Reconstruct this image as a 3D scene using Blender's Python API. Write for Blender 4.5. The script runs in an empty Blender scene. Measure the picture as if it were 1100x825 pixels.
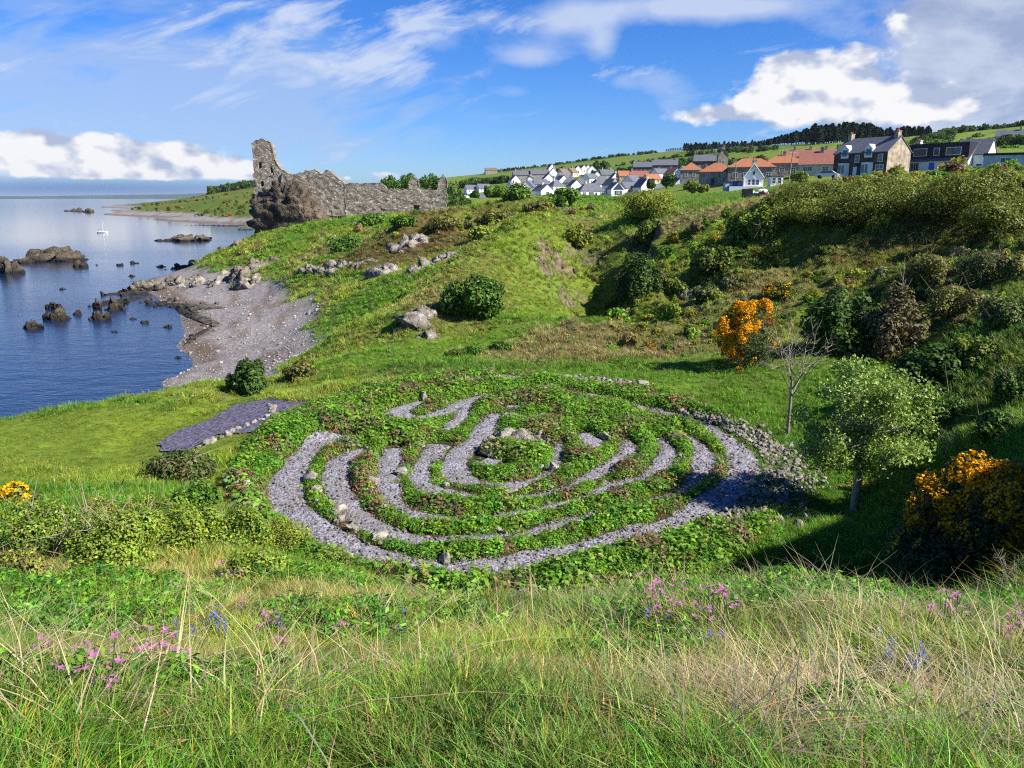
import bpy, math, random
import numpy as np
from mathutils import Vector, Matrix
SEED = 7
rng = np.random.default_rng(SEED)
random.seed(SEED)
scene = bpy.context.scene
COL = scene.collection
R = math.radians

# ------------------------------------------------------------------ camera model
F, CX, CY, PITCH, H = 826.0, 550.0, 412.5, R(13.6), 13.0
cp, sp = math.cos(PITCH), math.sin(PITCH)

def ray(px, py):
    u = np.asarray(px, float) - CX
    v = CY - np.asarray(py, float)
    return u, F * cp + v * sp, v * cp - F * sp

def at(px, py, Y):
    dx, dy, dz = ray(px, py)
    return Y * dx / dy, Y + 0 * dx, H + Y * dz / dy

def project(x, y, z):
    zz = np.asarray(z) - H
    d = y * cp - zz * sp
    d = np.where(d < 0.05, 0.05, d)
    up = y * sp + zz * cp
    return CX + F * np.asarray(x) / d, CY - F * up / d

# ------------------------------------------------------------------ noise
def _hash(ix, iy, iz, seed):
    h = (ix.astype(np.int64) * 374761393 + iy.astype(np.int64) * 668265263 + iz.astype(np.int64) * 2147483647 + seed * 1274126177) & 0xFFFFFFFF
    h = ((h ^ (h >> 13)) * 1274126177) & 0xFFFFFFFF
    h = ((h ^ (h >> 16)) * 2246822519) & 0xFFFFFFFF
    h = h ^ (h >> 15)
    return (h & 0xFFFFFF) / float(0xFFFFFF)

def vnoise(x, y, z=0.0, seed=0):
    x = np.asarray(x, float); y = np.asarray(y, float); z = np.asarray(z, float) + 0 * x
    ix, iy, iz = np.floor(x), np.floor(y), np.floor(z)
    fx, fy, fz = x - ix, y - iy, z - iz
    fx, fy, fz = [f * f * f * (f * (f * 6 - 15) + 10) for f in (fx, fy, fz)]
    def L(a, b, t): return a + (b - a) * t
    c = {}
    for a in (0, 1):
        for b in (0, 1):
            for d in (0, 1):
                c[a, b, d] = _hash(ix + a, iy + b, iz + d, seed)
    return L(L(L(c[0,0,0], c[1,0,0], fx), L(c[0,1,0], c[1,1,0], fx), fy),
             L(L(c[0,0,1], c[1,0,1], fx), L(c[0,1,1], c[1,1,1], fx), fy), fz)

def fbm(x, y, z=0.0, oct=4, seed=0, gain=0.5):
    s = 0.0; a = 1.0; t = 0.0
    x = np.asarray(x, float); y = np.asarray(y, float); z = np.asarray(z, float)
    for o in range(oct):
        s = s + a * vnoise(x, y, z, seed + o * 17)
        t += a; a *= gain
        x = x * 2.03 + 11.3; y = y * 2.03 + 5.7; z = z * 2.03 + 3.1
    return s / t

def sstep(a, b, x):
    t = np.clip((x - a) / (b - a), 0, 1)
    return t * t * (3 - 2 * t)

# ------------------------------------------------------------------ object helpers
def tag(o, label=None, cat=None, group=None, kind=None):
    if label: o['label'] = label
    if cat: o['category'] = cat
    if group: o['group'] = group
    if kind: o['kind'] = kind
    return o

def thing(name, label, cat, loc=(0, 0, 0), rz=0.0, group=None):
    o = bpy.data.objects.new(name, None)
    COL.objects.link(o)
    o.empty_display_size = 0.2
    o.location = tuple(float(c) for c in loc); o.rotation_euler = (0, 0, rz)
    return tag(o, label, cat, group)

def mesh_obj(name, me, parent=None, loc=None):
    o = bpy.data.objects.new(name, me)
    COL.objects.link(o)
    if parent is not None: o.parent = parent
    if loc is not None: o.location = tuple(float(c) for c in loc)
    return o

def np_mesh(name, V, faces, mat=None, tint=None, smooth=False, mats=None, mat_idx=None):
    """V (N,3); faces: (M,k) array or list of arrays/tuples."""
    me = bpy.data.meshes.new(name)
    V = np.asarray(V, np.float32)
    if isinstance(faces, np.ndarray):
        M, k = faces.shape
        me.vertices.add(len(V)); me.vertices.foreach_set('co', V.ravel())
        me.loops.add(M * k); me.loops.foreach_set('vertex_index', faces.astype(np.int32).ravel())
        me.polygons.add(M)
        me.polygons.foreach_set('loop_start', np.arange(0, M * k, k, dtype=np.int32))
        me.polygons.foreach_set('loop_total', np.full(M, k, np.int32))
        me.update(calc_edges=True)
    else:
        me.from_pydata([tuple(map(float, v)) for v in V], [], [tuple(int(i) for i in f) for f in faces])
        me.update()
    if tint is not None:
        a = me.attributes.new('tint', 'FLOAT_COLOR', 'POINT')
        t = np.ones((len(V), 4), np.float32); t[:, :3] = tint
        a.data.foreach_set('color', t.ravel())
    if smooth:
        me.polygons.foreach_set('use_smooth', np.ones(len(me.polygons), bool))
    if mats:
        for m in mats: me.materials.append(m)
        if mat_idx is not None: me.polygons.foreach_set('material_index', np.asarray(mat_idx, np.int32))
    elif mat: me.materials.append(mat)
    return me

class MB:
    """collects boxes, prisms and tubes for ONE mesh"""
    def __init__(s): s.v = []; s.f = []
    def box(s, x0, x1, y0, y1, z0, z1):
        n = len(s.v)
        s.v += [(x0,y0,z0),(x1,y0,z0),(x1,y1,z0),(x0,y1,z0),(x0,y0,z1),(x1,y0,z1),(x1,y1,z1),(x0,y1,z1)]
        s.f += [tuple(n+i for i in q) for q in ((0,3,2,1),(4,5,6,7),(0,1,5,4),(1,2,6,5),(2,3,7,6),(3,0,4,7))]
        return s
    def poly(s, pts, faces):
        n = len(s.v); s.v += list(pts); s.f += [tuple(n+i for i in q) for q in faces]; return s
    def tube(s, pts, rads, k=6, cap=True):
        n0 = len(s.v); P = [Vector(p) for p in pts]
        for i, p in enumerate(P):
            d = (P[min(i+1, len(P)-1)] - P[max(i-1, 0)]).normalized()
            a = d.orthogonal().normalized() if abs(d.z) < .95 else Vector((1, 0, 0))
            a = (a - d * a.dot(d)).normalized(); b = d.cross(a)
            for j in range(k):
                t = 2 * math.pi * j / k
                q = p + (a * math.cos(t) + b * math.sin(t)) * rads[i]
                s.v.append(tuple(q))
        for i in range(len(P) - 1):
            for j in range(k):
                a0 = n0 + i * k + j; a1 = n0 + i * k + (j + 1) % k
                s.f.append((a0, a1, a1 + k, a0 + k))
        if cap:
            s.f.append(tuple(n0 + (len(P)-1)*k + j for j in range(k)))
            s.f.append(tuple(n0 + k - 1 - j for j in range(k)))
        return s
    def build(s, name, m, parent=None, loc=None, smooth=False):
        me = np_mesh(name, np.array(s.v, float).reshape(-1, 3), s.f, m, smooth=smooth)
        return mesh_obj(name, me, parent, loc)

# ------------------------------------------------------------------ node helper
class S:
    """a socket with arithmetic"""
    def __init__(s, nt, sock): s.nt = nt; s.k = sock
    def _m(s, op, *o, clamp=False):
        n = s.nt.nodes.new('ShaderNodeMath'); n.operation = op; n.use_clamp = clamp
        for i, a in enumerate((s,) + o):
            if isinstance(a, S): s.nt.links.new(a.k, n.inputs[i])
            else: n.inputs[i].default_value = float(a)
        return S(s.nt, n.outputs[0])
    def __add__(s, o): return s._m('ADD', o)
    def __radd__(s, o): return s._m('ADD', o)
    def __sub__(s, o): return s._m('SUBTRACT', o)
    def __rsub__(s, o): return (s * -1) + o
    def __mul__(s, o): return s._m('MULTIPLY', o)
    def __rmul__(s, o): return s._m('MULTIPLY', o)
    def __truediv__(s, o): return s._m('DIVIDE', o)
    def clamp(s): return s._m('ADD', 0.0, clamp=True)
    def max(s, o): return s._m('MAXIMUM', o)
    def min(s, o): return s._m('MINIMUM', o)
    def exp(s): return s._m('EXPONENT')
    def step(s, a, b):
        n = s.nt.nodes.new('ShaderNodeMapRange'); n.interpolation_type = 'SMOOTHSTEP'
        s.nt.links.new(s.k, n.inputs[0]); n.inputs[1].default_value = a; n.inputs[2].default_value = b
        return S(s.nt, n.outputs[0])
    def lin(s, a, b, c, d):
        n = s.nt.nodes.new('ShaderNodeMapRange'); n.clamp = True
        s.nt.links.new(s.k, n.inputs[0])
        for i, v in enumerate((a, b, c, d)): n.inputs[i+1].default_value = v
        return S(s.nt, n.outputs[0])

def link(nt, a, inp):
    if isinstance(a, S): nt.links.new(a.k, inp)
    elif hasattr(a, 'is_output'): nt.links.new(a, inp)
    else: inp.default_value = a

def mixc(nt, f, a, b, blend='MIX'):
    n = nt.nodes.new('ShaderNodeMix'); n.data_type = 'RGBA'; n.blend_type = blend
    link(nt, f, n.inputs[0])
    for v, i in ((a, 6), (b, 7)):
        if isinstance(v, tuple) and len(v) == 3: v = (*v, 1)
        link(nt, v, n.inputs[i])
    return S(nt, n.outputs[2])

def noise_n(nt, vec, scale, detail=4, rough=.55, dist=0.0, out=0):
    n = nt.nodes.new('ShaderNodeTexNoise')
    n.inputs['Scale'].default_value = scale; n.inputs['Detail'].default_value = detail
    n.inputs['Roughness'].default_value = rough; n.inputs['Distortion'].default_value = dist
    if vec is not None: link(nt, vec, n.inputs['Vector'])
    return S(nt, n.outputs[out])

def voro(nt, vec, scale, feat='F1', out='Distance', rand=1.0):
    n = nt.nodes.new('ShaderNodeTexVoronoi'); n.feature = feat
    n.inputs['Scale'].default_value = scale; n.inputs['Randomness'].default_value = rand
    link(nt, vec, n.inputs['Vector'])
    return S(nt, n.outputs[out])

def tcoord(nt, which='Object'):
    return S(nt, nt.nodes.new('ShaderNodeTexCoord').outputs[which])

def gpos(nt): return S(nt, nt.nodes.new('ShaderNodeNewGeometry').outputs['Position'])

def bump(nt, h, strength=.5, dist=.05):
    n = nt.nodes.new('ShaderNodeBump'); n.inputs['Strength'].default_value = strength; n.inputs['Distance'].default_value = dist
    link(nt, h, n.inputs['Height']); return S(nt, n.outputs[0])

def new_mat(name):
    m = bpy.data.materials.new(name); m.use_nodes = True
    nt = m.node_tree; b = nt.nodes['Principled BSDF']
    b.inputs['Roughness'].default_value = .85
    b.inputs['Specular IOR Level'].default_value = .25
    return m, nt, b

def plain_mat(name, col, rough=.8, var=.15, scale=6.0, bumps=.0, spec=.25, obj_random=0.0):
    m, nt, b = new_mat(name)
    tc = tcoord(nt)
    n = noise_n(nt, tc, scale, 5, .6)
    dark = tuple(c * (1 - var * 1.6) for c in col); lite = tuple(min(1, c * (1 + var)) for c in col)
    c = mixc(nt, n.step(.3, .7), dark, lite)
    link(nt, c, b.inputs['Base Color'])
    b.inputs['Roughness'].default_value = rough; b.inputs['Specular IOR Level'].default_value = spec
    if bumps: link(nt, bump(nt, n, bumps, .03), b.inputs['Normal'])
    return m

def leaf_mat(name, instancer=False, transl=.3, var=.25, rough=.6, spec=.2):
    """tint from the mesh (or from the scatter point) with a little random value"""
    m = bpy.data.materials.new(name); m.use_nodes = True; nt = m.node_tree
    b = nt.nodes['Principled BSDF']; out = nt.nodes['Material Output']
    a = nt.nodes.new('ShaderNodeAttribute'); a.attribute_name = 'tint'
    col = S(nt, a.outputs['Color'])
    if instancer:
        a.attribute_type = 'INSTANCER'
        a2 = nt.nodes.new('ShaderNodeAttribute'); a2.attribute_name = 'tint'
        col = mixc(nt, 1.0, col, S(nt, a2.outputs['Color']), 'MULTIPLY')
    link(nt, col, b.inputs['Base Color'])
    b.inputs['Roughness'].default_value = rough; b.inputs['Specular IOR Level'].default_value = spec
    if transl:
        t = nt.nodes.new('ShaderNodeBsdfTranslucent'); link(nt, col, t.inputs['Color'])
        mx = nt.nodes.new('ShaderNodeMixShader'); mx.inputs[0].default_value = transl
        nt.links.new(b.outputs[0], mx.inputs[1]); nt.links.new(t.outputs[0], mx.inputs[2])
        nt.links.new(mx.outputs[0], out.inputs['Surface'])
    return m
# ------------------------------------------------------------------ the village, as a table (used for the ground too)
# label, px, py(base), distance, W, D, wall height, ridge height, yaw, wall, roof, kind, options
HOUSES = [
 ("white gabled cottage with dark porch, lowest in the village just above the ridge bush", 583,211.5,400, 11,7.2,3.0,6.0, 82,'white','slate','gable',dict(ch=[.5],g=[(0,.5,1.6,2.0),(-2,1,.9,1.1)])),
 ("white cottage with steep end gable, next left of the lowest village cottage", 568,207.5,412, 10,7,3.0,6.4, 58,'white','slate','gable',dict(ch=[.0])),
 ("small white cottage at the seaward end of the village behind green bushes", 553,207,420, 8,6,2.7,5.0, 25,'white','slate','gable',dict(ch=[.4])),
 ("long white bungalow with hipped grey roof and a row of dark front windows", 634,211.5,390, 13,8,2.9,6.6, 4,'white','slate','hip',dict(ch=[.3],f=[(-4.6,.9,1.5,1.3),(-1,.9,2.4,1.4),(1.6,.1,1.0,2.1),(4.4,.9,1.5,1.3)])),
 ("white house with navy glazed gable on the village's lower edge", 661,210,386, 9,7,3.1,6.4, 84,'white','slate','gable',dict(navy=True,ch=[.7])),
 ("grey roofed white bungalow between the navy gable house and the tall plain gable", 675,208.5,388, 7.4,7,2.8,5.6, 3,'white','slate','gable',dict(f=[(-1.8,.9,1.5,1.2),(1.6,.9,1.5,1.2)])),
 ("white cottage with tall plain gable and chimney on its peak", 690.5,209.5,380, 9,6.6,3.8,7.6, 80,'white','slate','gable',dict(ch=[0.02],g=[(0,4.2,.8,1.0),(1.5,1,.9,1.1)])),
 ("low grey roofed outbuilding against the tall plain white gable", 704.5,207.5,384, 6.6,5,2.2,4.0, 4,'white','slate','gable',dict(f=[(-1,.7,.9,1.0)])),
 ("pale blue grey shed with sloping slate roof beside the round garden bush", 728,203.5,330, 7.5,5,2.3,4.6, 62,'paleblue','slate','gable',dict()),
 ("white fronted cottage with grey hipped roof behind the lowest village cottage", 597,205.5,455, 8,7,2.9,6.6, 10,'white','slate','hip',dict(ch=[.3],f=[(-1.8,.9,1.4,1.3),(1.8,.9,1.4,1.3)])),
 ("cream walled bungalow with grey hipped roof in the middle of the village", 612,201.5,465, 7.4,7,2.8,6.2, -15,'cream','slate','hip',dict(ch=[.6])),
 ("bungalow with blue grey hipped roof just behind the long white bungalow", 623,203,450, 9,8,2.6,6.2, 8,'white','slate','hip',dict()),
 ("broad house with the largest grey hipped roof in the village", 646,203.5,440, 11,9,2.9,7.2, -6,'white','slate','hip',dict(ch=[.2,.8],f=[(-3,.9,1.5,1.3),(0,.9,1.5,1.3),(3,.9,1.5,1.3)])),
 ("white cottage with a lean grey roof below the seaward grey terrace", 570,199.5,470, 8,6.4,2.8,5.4, 50,'white','slate','gable',dict(ch=[.5])),
 ("blue grey cottage squeezed between two white gables below the seaward terrace", 580,203,445, 8,6,2.7,5.2, 12,'paleblue','slate','gable',dict(f=[(-1.6,.9,1,1.1),(1.6,.9,1,1.1)])),
 ("long grey terrace highest at the seaward end of the village", 561,194.5,560, 13,8,4.0,7.0, 6,'stone','slate','gable',dict(ch=[.1,.5,.9],f=[(-5,1,1,1.2),(-2.5,1,1,1.2),(0,1,1,1.2),(2.5,1,1,1.2),(5,1,1,1.2)])),
 ("long grey terrace next to the twin white gables in the back row", 579.5,193.5,560, 13,8,4.0,7.0, 6,'stone','slate','gable',dict(ch=[.2,.8],f=[(-4.5,1,1,1.2),(-1.5,1,1,1.2),(1.5,1,1,1.2),(4.5,1,1,1.2)])),
 ("upper of the two white gables stacked in the back row", 592,186.5,600, 8,5.5,3.6,7.0, 78,'white','slate','gable',dict()),
 ("lower of the two white gables stacked in the back row", 594,192.5,555, 9,6.6,3.8,7.6, 72,'white','slate','gable',dict(ch=[.0])),
 ("white gable below the stacked pair, leaning roof to the sea side", 589,198,500, 10,7,3.0,6.4, 62,'white','slate','gable',dict()),
 ("brown roofed cottage beside the dark bush in the back row", 605,190.5,560, 8,7,2.9,5.8, 20,'cream','brown','gable',dict(ch=[.5])),
 ("cottage with a pinkish brown roof and pale gable in the back row", 614,190,565, 8,7,2.9,5.9, 48,'cream','brown','gable',dict(ch=[.5])),
 ("first from the sea of four white gables stepping along the top row", 620,187,600, 8,5.6,3.2,6.0, 74,'white','brown','gable',dict()),
 ("second from the sea of four white gables stepping along the top row", 625.3,186.3,605, 8,5.6,3.2,6.0, 74,'white','brown','gable',dict()),
 ("third from the sea of four white gables stepping along the top row", 630.3,186,610, 8,5.6,3.2,6.0, 74,'white','brown','gable',dict()),
 ("last and largest of four white gables stepping along the top row", 635.5,188.5,590, 9,7.0,3.6,7.0, 70,'white','brown','gable',dict()),
 ("grey house with two chimneys under the dark trees of the top row", 651,194.5,520, 9,7,4.0,7.2, 14,'stone','slate','gable',dict(ch=[.15,.85],f=[(-2,1,1,1.2),(2,1,1,1.2)])),
 ("white cottage with slate roof behind the navy gable house", 659.5,199.5,450, 7.4,6.6,2.9,6.8, 70,'white','slate','gable',dict(ch=[.0])),
 ("red roofed cottage at the sea end of the orange row", 672,194.5,440, 9,7,2.6,5.4, 6,'tan','orange','gable',dict(ch=[.9],f=[(-2,.9,1,1.1),(2,.9,1,1.1)])),
 ("dull red roofed cottage at the field end of the orange row", 686,195.5,430, 10,7,2.8,5.6, -4,'tan','redbrown','gable',dict(ch=[.1],f=[(-2.4,.9,1,1.1),(1.4,.9,1,1.1)])),
 ("dark slate terrace with pale chimney gable, nearest the sea in the upper row", 690.5,187,500, 12,8,4.2,7.4, -10,'dark','slate','gable',dict(ch=[.55,.98],f=[(-4,1,1,1.2),(-1.2,1,1,1.2),(1.6,1,1,1.2),(4.4,1,1,1.2)])),
 ("dark slate terrace with white ground floor in the middle of the upper row", 714,186,480, 15,8,4.6,7.8, -10,'dark','slate','gable',dict(ch=[.05,.95],f=[(-5.5,1,1,1.2),(-2,1,1,1.2),(2,1,1,1.2),(5.5,1,1,1.2),(-3.5,2.8,1,1),(3.5,2.8,1,1)])),
 ("pale slate house with bright white end gable below the dark upper terraces", 737,192.5,350, 8,6,3.0,5.4, 40,'white','slate','gable',dict(ch=[.9])),
 ("dark slate terrace with a square pale chimney, field end of the upper row", 758,183,400, 12,8,4.4,7.4, -14,'dark','slate','gable',dict(ch=[.0,.95],f=[(-3,1,1,1.2),(0,1,1,1.2),(3,1,1,1.2)])),
 ("cottage with brown hipped roof partly behind the orange roofed pair", 742,193,300, 8,8,3.4,6.2, -12,'stone','orange','hip',dict(f=[(-2,1,1,1.2),(1,1,1,1.2)])),
 ("stone house with bright orange hipped roof at the edge of the lawn", 769.5,199,250, 10,8.5,4.0,6.8, -20,'tan','orange','hip',dict(ch=[.1],f=[(-3.4,.8,1.1,1.2),(-.8,.2,1,2.0),(1.4,.8,1.1,1.2),(3.6,.8,1.1,1.2),(-2.4,2.5,1,1.1),(2.4,2.5,1,1.1)])),
 ("long orange hip roofed house right behind the white cottage with carved gable", 806,193.5,240, 13.4,8.5,3.7,6.3, -14,'stone','orange','hip',dict(ch=[.12,.85],f=[(-4.6,.8,1.3,1.3),(-1.6,.8,1.3,1.3),(1.8,.8,1.3,1.3),(4.8,.8,1.3,1.3)])),
 ("orange hip roofed house up the slope behind a leaning telegraph pole", 841,188,245, 12,8.5,3.4,5.8, -16,'stone','orange','hip',dict(ch=[.9,.5],f=[(-3.6,.8,1.2,1.2),(-.6,.8,1.2,1.2),(2.6,.8,1.2,1.2)])),
 ("pale walled house with long dull red roof beside the dark stone house", 881,188,215, 11,8,2.7,6.0, -22,'cream','redbrown','gable',dict(ch=[.5],f=[(-3.2,.9,2.2,1.2),(1.2,.9,1.4,1.1)])),
 ("pinkish roofed bungalow half hidden behind the long dull red roof", 886,176,290, 14,8,2.4,5.0, -18,'cream','redbrown','gable',dict(ch=[.1,.5])),
 ("grey walled bungalow with pink brown roof above the orange roofed houses", 858,176,300, 10,8,2.4,5.0, -18,'stone','redbrown','gable',dict(ch=[.3])),
 ("pale stone gable with chimney block above the orange hip at the lawn", 775.5,178.5,330, 8,4,4.2,6.6, 80,'tan','slate','gable',dict(ch=[0.02])),
 ("white cottage with carved gable boards on the far edge of the lawn", 808,203,190, 6.5,4.4,2.7,5.4, 76,'white','slate','gable',dict(ornate=True,ch=[.0],g=[(-.95,.9,.6,1.2),(0,.9,.6,1.2),(.95,.9,.6,1.2),(0,3.2,.5,.9)])),
 ("low white garage block beside the white cottage with carved gable", 832.5,199,195, 2.9,4,2.0,2.2, -8,'white','slate','flat',dict(f=[(-.7,.5,.8,1.2),(.6,.5,.8,1.2)])),
 ("small pale grey flat roofed shed with blue door on the lawn edge", 788.5,204.3,195, 4.9,3.2,1.9,2.1, -4,'paleblue','slate','flat',dict(bluedoor=True)),
 ("big dark stone house with white bay windows and two tall chimneys", 934,190.5,170, 12.4,8,5.0,8.0, -58,'darkstone','slate','gable',dict(stonehouse=True,ch=[.04,.97])),
 ("white house with wide black dormer and blue door beside the dark stone house", 1012,186,172, 13.2,8,2.6,5.9, -52,'white','slate','gable',dict(dormer=True,ch=[.05])),
 ("grey roofed wing with white end gable at the end of the black dormer", 1046,182,168, 6,6.4,3.0,6.0, -46,'white','slate','gable',dict(f=[(-.8,.7,2.8,1.6)])),
 ("long grey blue flat roofed building with dark eaves at the top of the slope", 1092,179.5,150, 11,6,2.1,2.5, -30,'paleblue','slate','flat',dict(f=[(-2,.8,1.6,.8)])),
 ("distant grey roofed farmhouse with white gable on the green hillside", 1083,153,320, 9,7,2.2,4.6, -35,'white','slate','gable',dict(ch=[.95])),
 ("white gable just above the hipped white fronted cottage", 603,201,470, 8,7,3.2,6.6, 76,'white','slate','gable',dict()),
 ("white gabled cottage between the cream bungalow and the blue grey hip", 617,206,430, 8,6.6,3.0,6.2, 80,'white','slate','gable',dict()),
 ("narrow white gable at the sea side of the lowest cottages", 560,210.5,405, 8,5.6,2.8,5.6, 84,'white','slate','gable',dict()),
 ("white cottage with long lit side above the long white bungalow", 634,197.5,490, 10,6.5,3.2,6.0, 30,'white','slate','gable',dict()),
 ("pale cottage between the broad hipped roof and the four stepping gables", 641,194,520, 8,6,3.0,5.8, 64,'white','brown','gable',dict()),
 ("white gabled cottage right of the broad hipped roof", 656,205,420, 8,6,3.0,6.2, 78,'white','slate','gable',dict()),
 ("white cottage just below the orange row", 679,201,415, 8,6.4,3.0,5.8, 40,'white','slate','gable',dict()),
 ("white house front below the dark middle terrace", 709,193,440, 9,6.5,3.4,5.8, 16,'white','slate','gable',dict()),
 ("white gabled cottage at the field end under the dark middle terrace", 722,194,430, 8,6,3.2,6.2, 80,'white','redbrown','gable',dict()),
 ("orange roofed cottage just right of the dull red roofed one", 700,198,420, 8,6.5,2.6,5.2, 4,'cream','orange','gable',dict()),
 ("white cottage between grey terraces at the sea end of the back row", 570.5,193,575, 8,6,3.4,6.6, 78,'white','slate','gable',dict()),
 ("white gable at the end of the seaward grey terrace", 552.5,199,520, 8,6,3.2,6.2, 76,'white','slate','gable',dict()),
 ("white cottage in front of the pink brown roofed back row cottage", 606,196,510, 9,6.5,3.0,5.8, 24,'white','slate','gable',dict()),
 ("small white cottage with bright gable below the castle trees", 501,220.5,330, 7,5.6,2.6,4.8, 72,'white','slate','gable',dict()),
 ("low white roofed cottage directly right of the bright gable below the castle trees", 512,219.5,335, 7,5,2.3,4.2, 10,'cream','slate','gable',dict()),
 ("faint white cottage with grey roof in the trees across the valley", 506,208,520, 8,6,3.0,5.4, 20,'white','slate','gable',dict()),
 ("pale row cottage with light roof in the trees right of the faint white cottage", 519,206.5,520, 9,6,2.6,5.2, 10,'white','slate','gable',dict()),
 ("lone tan barn on the bare field above the castle trees", 527.5,186.5,800, 12,8,3.0,5.6, 8,'tan','brown','gable',dict()),
]

# ------------------------------------------------------------------ ground: control points -> thin-plate-like surface
CP = []
def c(px, py, Y): CP.append(tuple(float(v) for v in at(px, py, Y)))
def cz(px, Y, z): CP.append(((px - CX) / 803.0 * Y, float(Y), float(z)))
for px in (-300, 0, 275, 550, 825, 1100, 1400):
    CP.append((((px - CX) / 803) * 4, -4.0, 12.9)); CP.append((((px - CX) / 803) * 3, 0.0, 11.8))
for px in (-350, -150, 0, 275, 550, 825, 1100, 1300, 1500):
    c(px, 825, 1.95); c(px, 740, 3.2); c(px, 690, 4.5)
for px in (350, 550, 700, 850, 1000): c(px, 652, 6.4)
for px in (1100, 1300): c(px, 628, 6.4)
for px in (500, 600, 700, 800, 900): cz(px, 9, 7.6); cz(px, 12, 5.9)
for px in (640, 760, 880): cz(px, 15, 4.8)
cz(1000, 9, 7.7); cz(1000, 12, 6.0); cz(1150, 9, 8.2)
# left slope
for px in (-200, 0, 120, 250): c(px, 650, 6.4)
c(-200, 590, 9.5); c(0, 590, 10); c(120, 590, 10.5); c(250, 600, 10.5); c(360, 620, 10.5)
c(-200, 545, 14); c(0, 545, 15); c(120, 545, 15.5); c(220, 545, 17); cz(300, 13.5, 5.7); cz(400, 12.5, 5.8)
for px, py, Y in ((-200,500,21),(0,500,21),(100,500,22),(200,500,22),(60,470,26.5),(150,470,26.5),(240,470,26.5),
                  (0,455,29),(70,440,31),(150,427,33.5),(215,412,36),(240,440,31),(300,445,30.5),(350,430,33),(300,420,34),(-250,470,27)): c(px, py, Y)
for px, Y, z in ((-300,33,2),(0,33.5,2.4),(80,36,2.2),(150,38.5,1.8),(215,42,1.6),(-300,38,-1),(0,38,-1),(80,41,-.8),(140,45,-.6),(-300,60,-2.5),(0,60,-2.5),(100,60,-2)): cz(px, Y, z)
# labyrinth floor
for px in (250, 350, 450, 550, 650, 750, 850): cz(px, 17, 5.0); cz(px, 22, 5.15); cz(px, 27, 5.35)
for px in (330, 420, 500, 580, 660, 740): cz(px, 31, 5.5)
cz(500, 14.8, 5.0); cz(650, 15, 4.95)
# valley to the castle
for px, py, Y in ((450,390,36),(550,392,36),(650,395,35),(450,360,44),(380,380,39),(420,330,56.7),(370,350,50),(400,305,72.7),(380,292,86),(330,283,92),
                  (380,265,100),(380,240,120),(420,231,138),(470,229,140),(350,236,132),(300,246,134),(280,252,134),(288,266,118),(255,290,112),(275,290,105),(340,303,88),
                  (440,275,88),(420,298,76),(470,262,95),(440,250,108)): c(px, py, Y)
# beach
for px, py, Y in ((250,330,84.6),(330,345,69.7),(300,380,57),(240,400,55),(190,322,98),(196,370,68),(180,408,54),(350,372,52),(340,395,43),(230,303,106),(300,312,93)): c(px, py, Y)
for px, Y, z in ((160,98,-.7),(160,68,-1),(140,54,-1),(120,80,-1.5),(60,120,-2),(0,200,-2.5),(100,200,-2),(200,140,-1),(245,150,-.7),(200,220,-2),(260,200,-1.2),(275,300,-1),(150,350,-2),(0,500,-3),
                 (250,330,-1),(60,700,-3),(0,1200,-3),(90,1100,-3),(-300,300,-3),(-300,1000,-3),(275,160,1.0),(300,170,2.5),(340,220,1.5),(380,300,2.5),(420,170,8),(330,330,-.5)): cz(px, Y, z)
# far headland
for px, Y, z in ((285,420,.8),(275,520,9),(230,540,.3),(262,640,13),(230,680,10),(205,690,8),(180,720,5),(160,700,1.2),(145,760,-.5),(120,800,-2),(250,900,19),(275,1000,26),(210,950,8),(170,950,0),(140,1000,-3),(330,700,18),(330,1000,26),(285,650,14),
                 (300,430,6),(350,480,8),(240,1400,10),(180,1500,-3),(100,1800,-3),(-300,2500,-3),(100,2500,-4),(250,2500,-2)): cz(px, Y, z)
# ridges and hillside
for px, py, Y in ((455,368,43.7),(500,322,50),(480,300,58),(560,345,48),(560,302,57),(560,262,66),(560,240,85),(600,224,100),(520,240,105),(500,232,128),(520,222,128),(545,216,140),
                  (600,214,135),(600,380,38),(680,385,36),(620,345,48),(640,330,51),
                  (628,300,62),(612,264,75),(640,236,88),(660,222,110),
                  (680,300,56),(720,270,60),(720,300,54),(690,250,64),(720,240,66),(702,216,75),(760,350,42),(760,300,52),(760,250,60),(760,225,68),(700,340,48),
                  (660,217,150),(650,214,300),(740,214,110),(750,208.5,150),(800,207,150),(700,210,250),
                  (850,390,31),(850,330,42),(850,280,50),(850,230,56),(850,204,66),(850,206,90),(790,220,72),
                  (918,550,18.9),(870,470,24),(880,430,27),(820,430,28),(960,470,23),(960,400,30),(960,330,37),(960,270,44),(960,220,52),(960,200,62),
                  (1060,470,18),(1060,400,23),(1060,330,30),(1060,270,38),(1060,222,46),(1060,200,56),
                  (1200,500,10),(1200,400,18),(1200,300,26),(1200,215,40),(1200,185,60),(1400,400,14),(1400,250,30),(940,560,17),(980,520,18)): c(px, py, Y)
cz(1000, 13.5, 5.6); cz(1060, 13, 6.3); cz(1150, 11, 8.4); cz(1170, 12.5, 9.3); cz(1330, 11.8, 11.6); cz(1300, 14, 10.8); cz(1250, 9, 10.8); cz(950, 14.5, 5.1)  # bank beyond the right frame edge raised so its shadow falls on the hollow
for px in (640, 760, 880, 960): cz(px, 15, 4.75)
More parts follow.
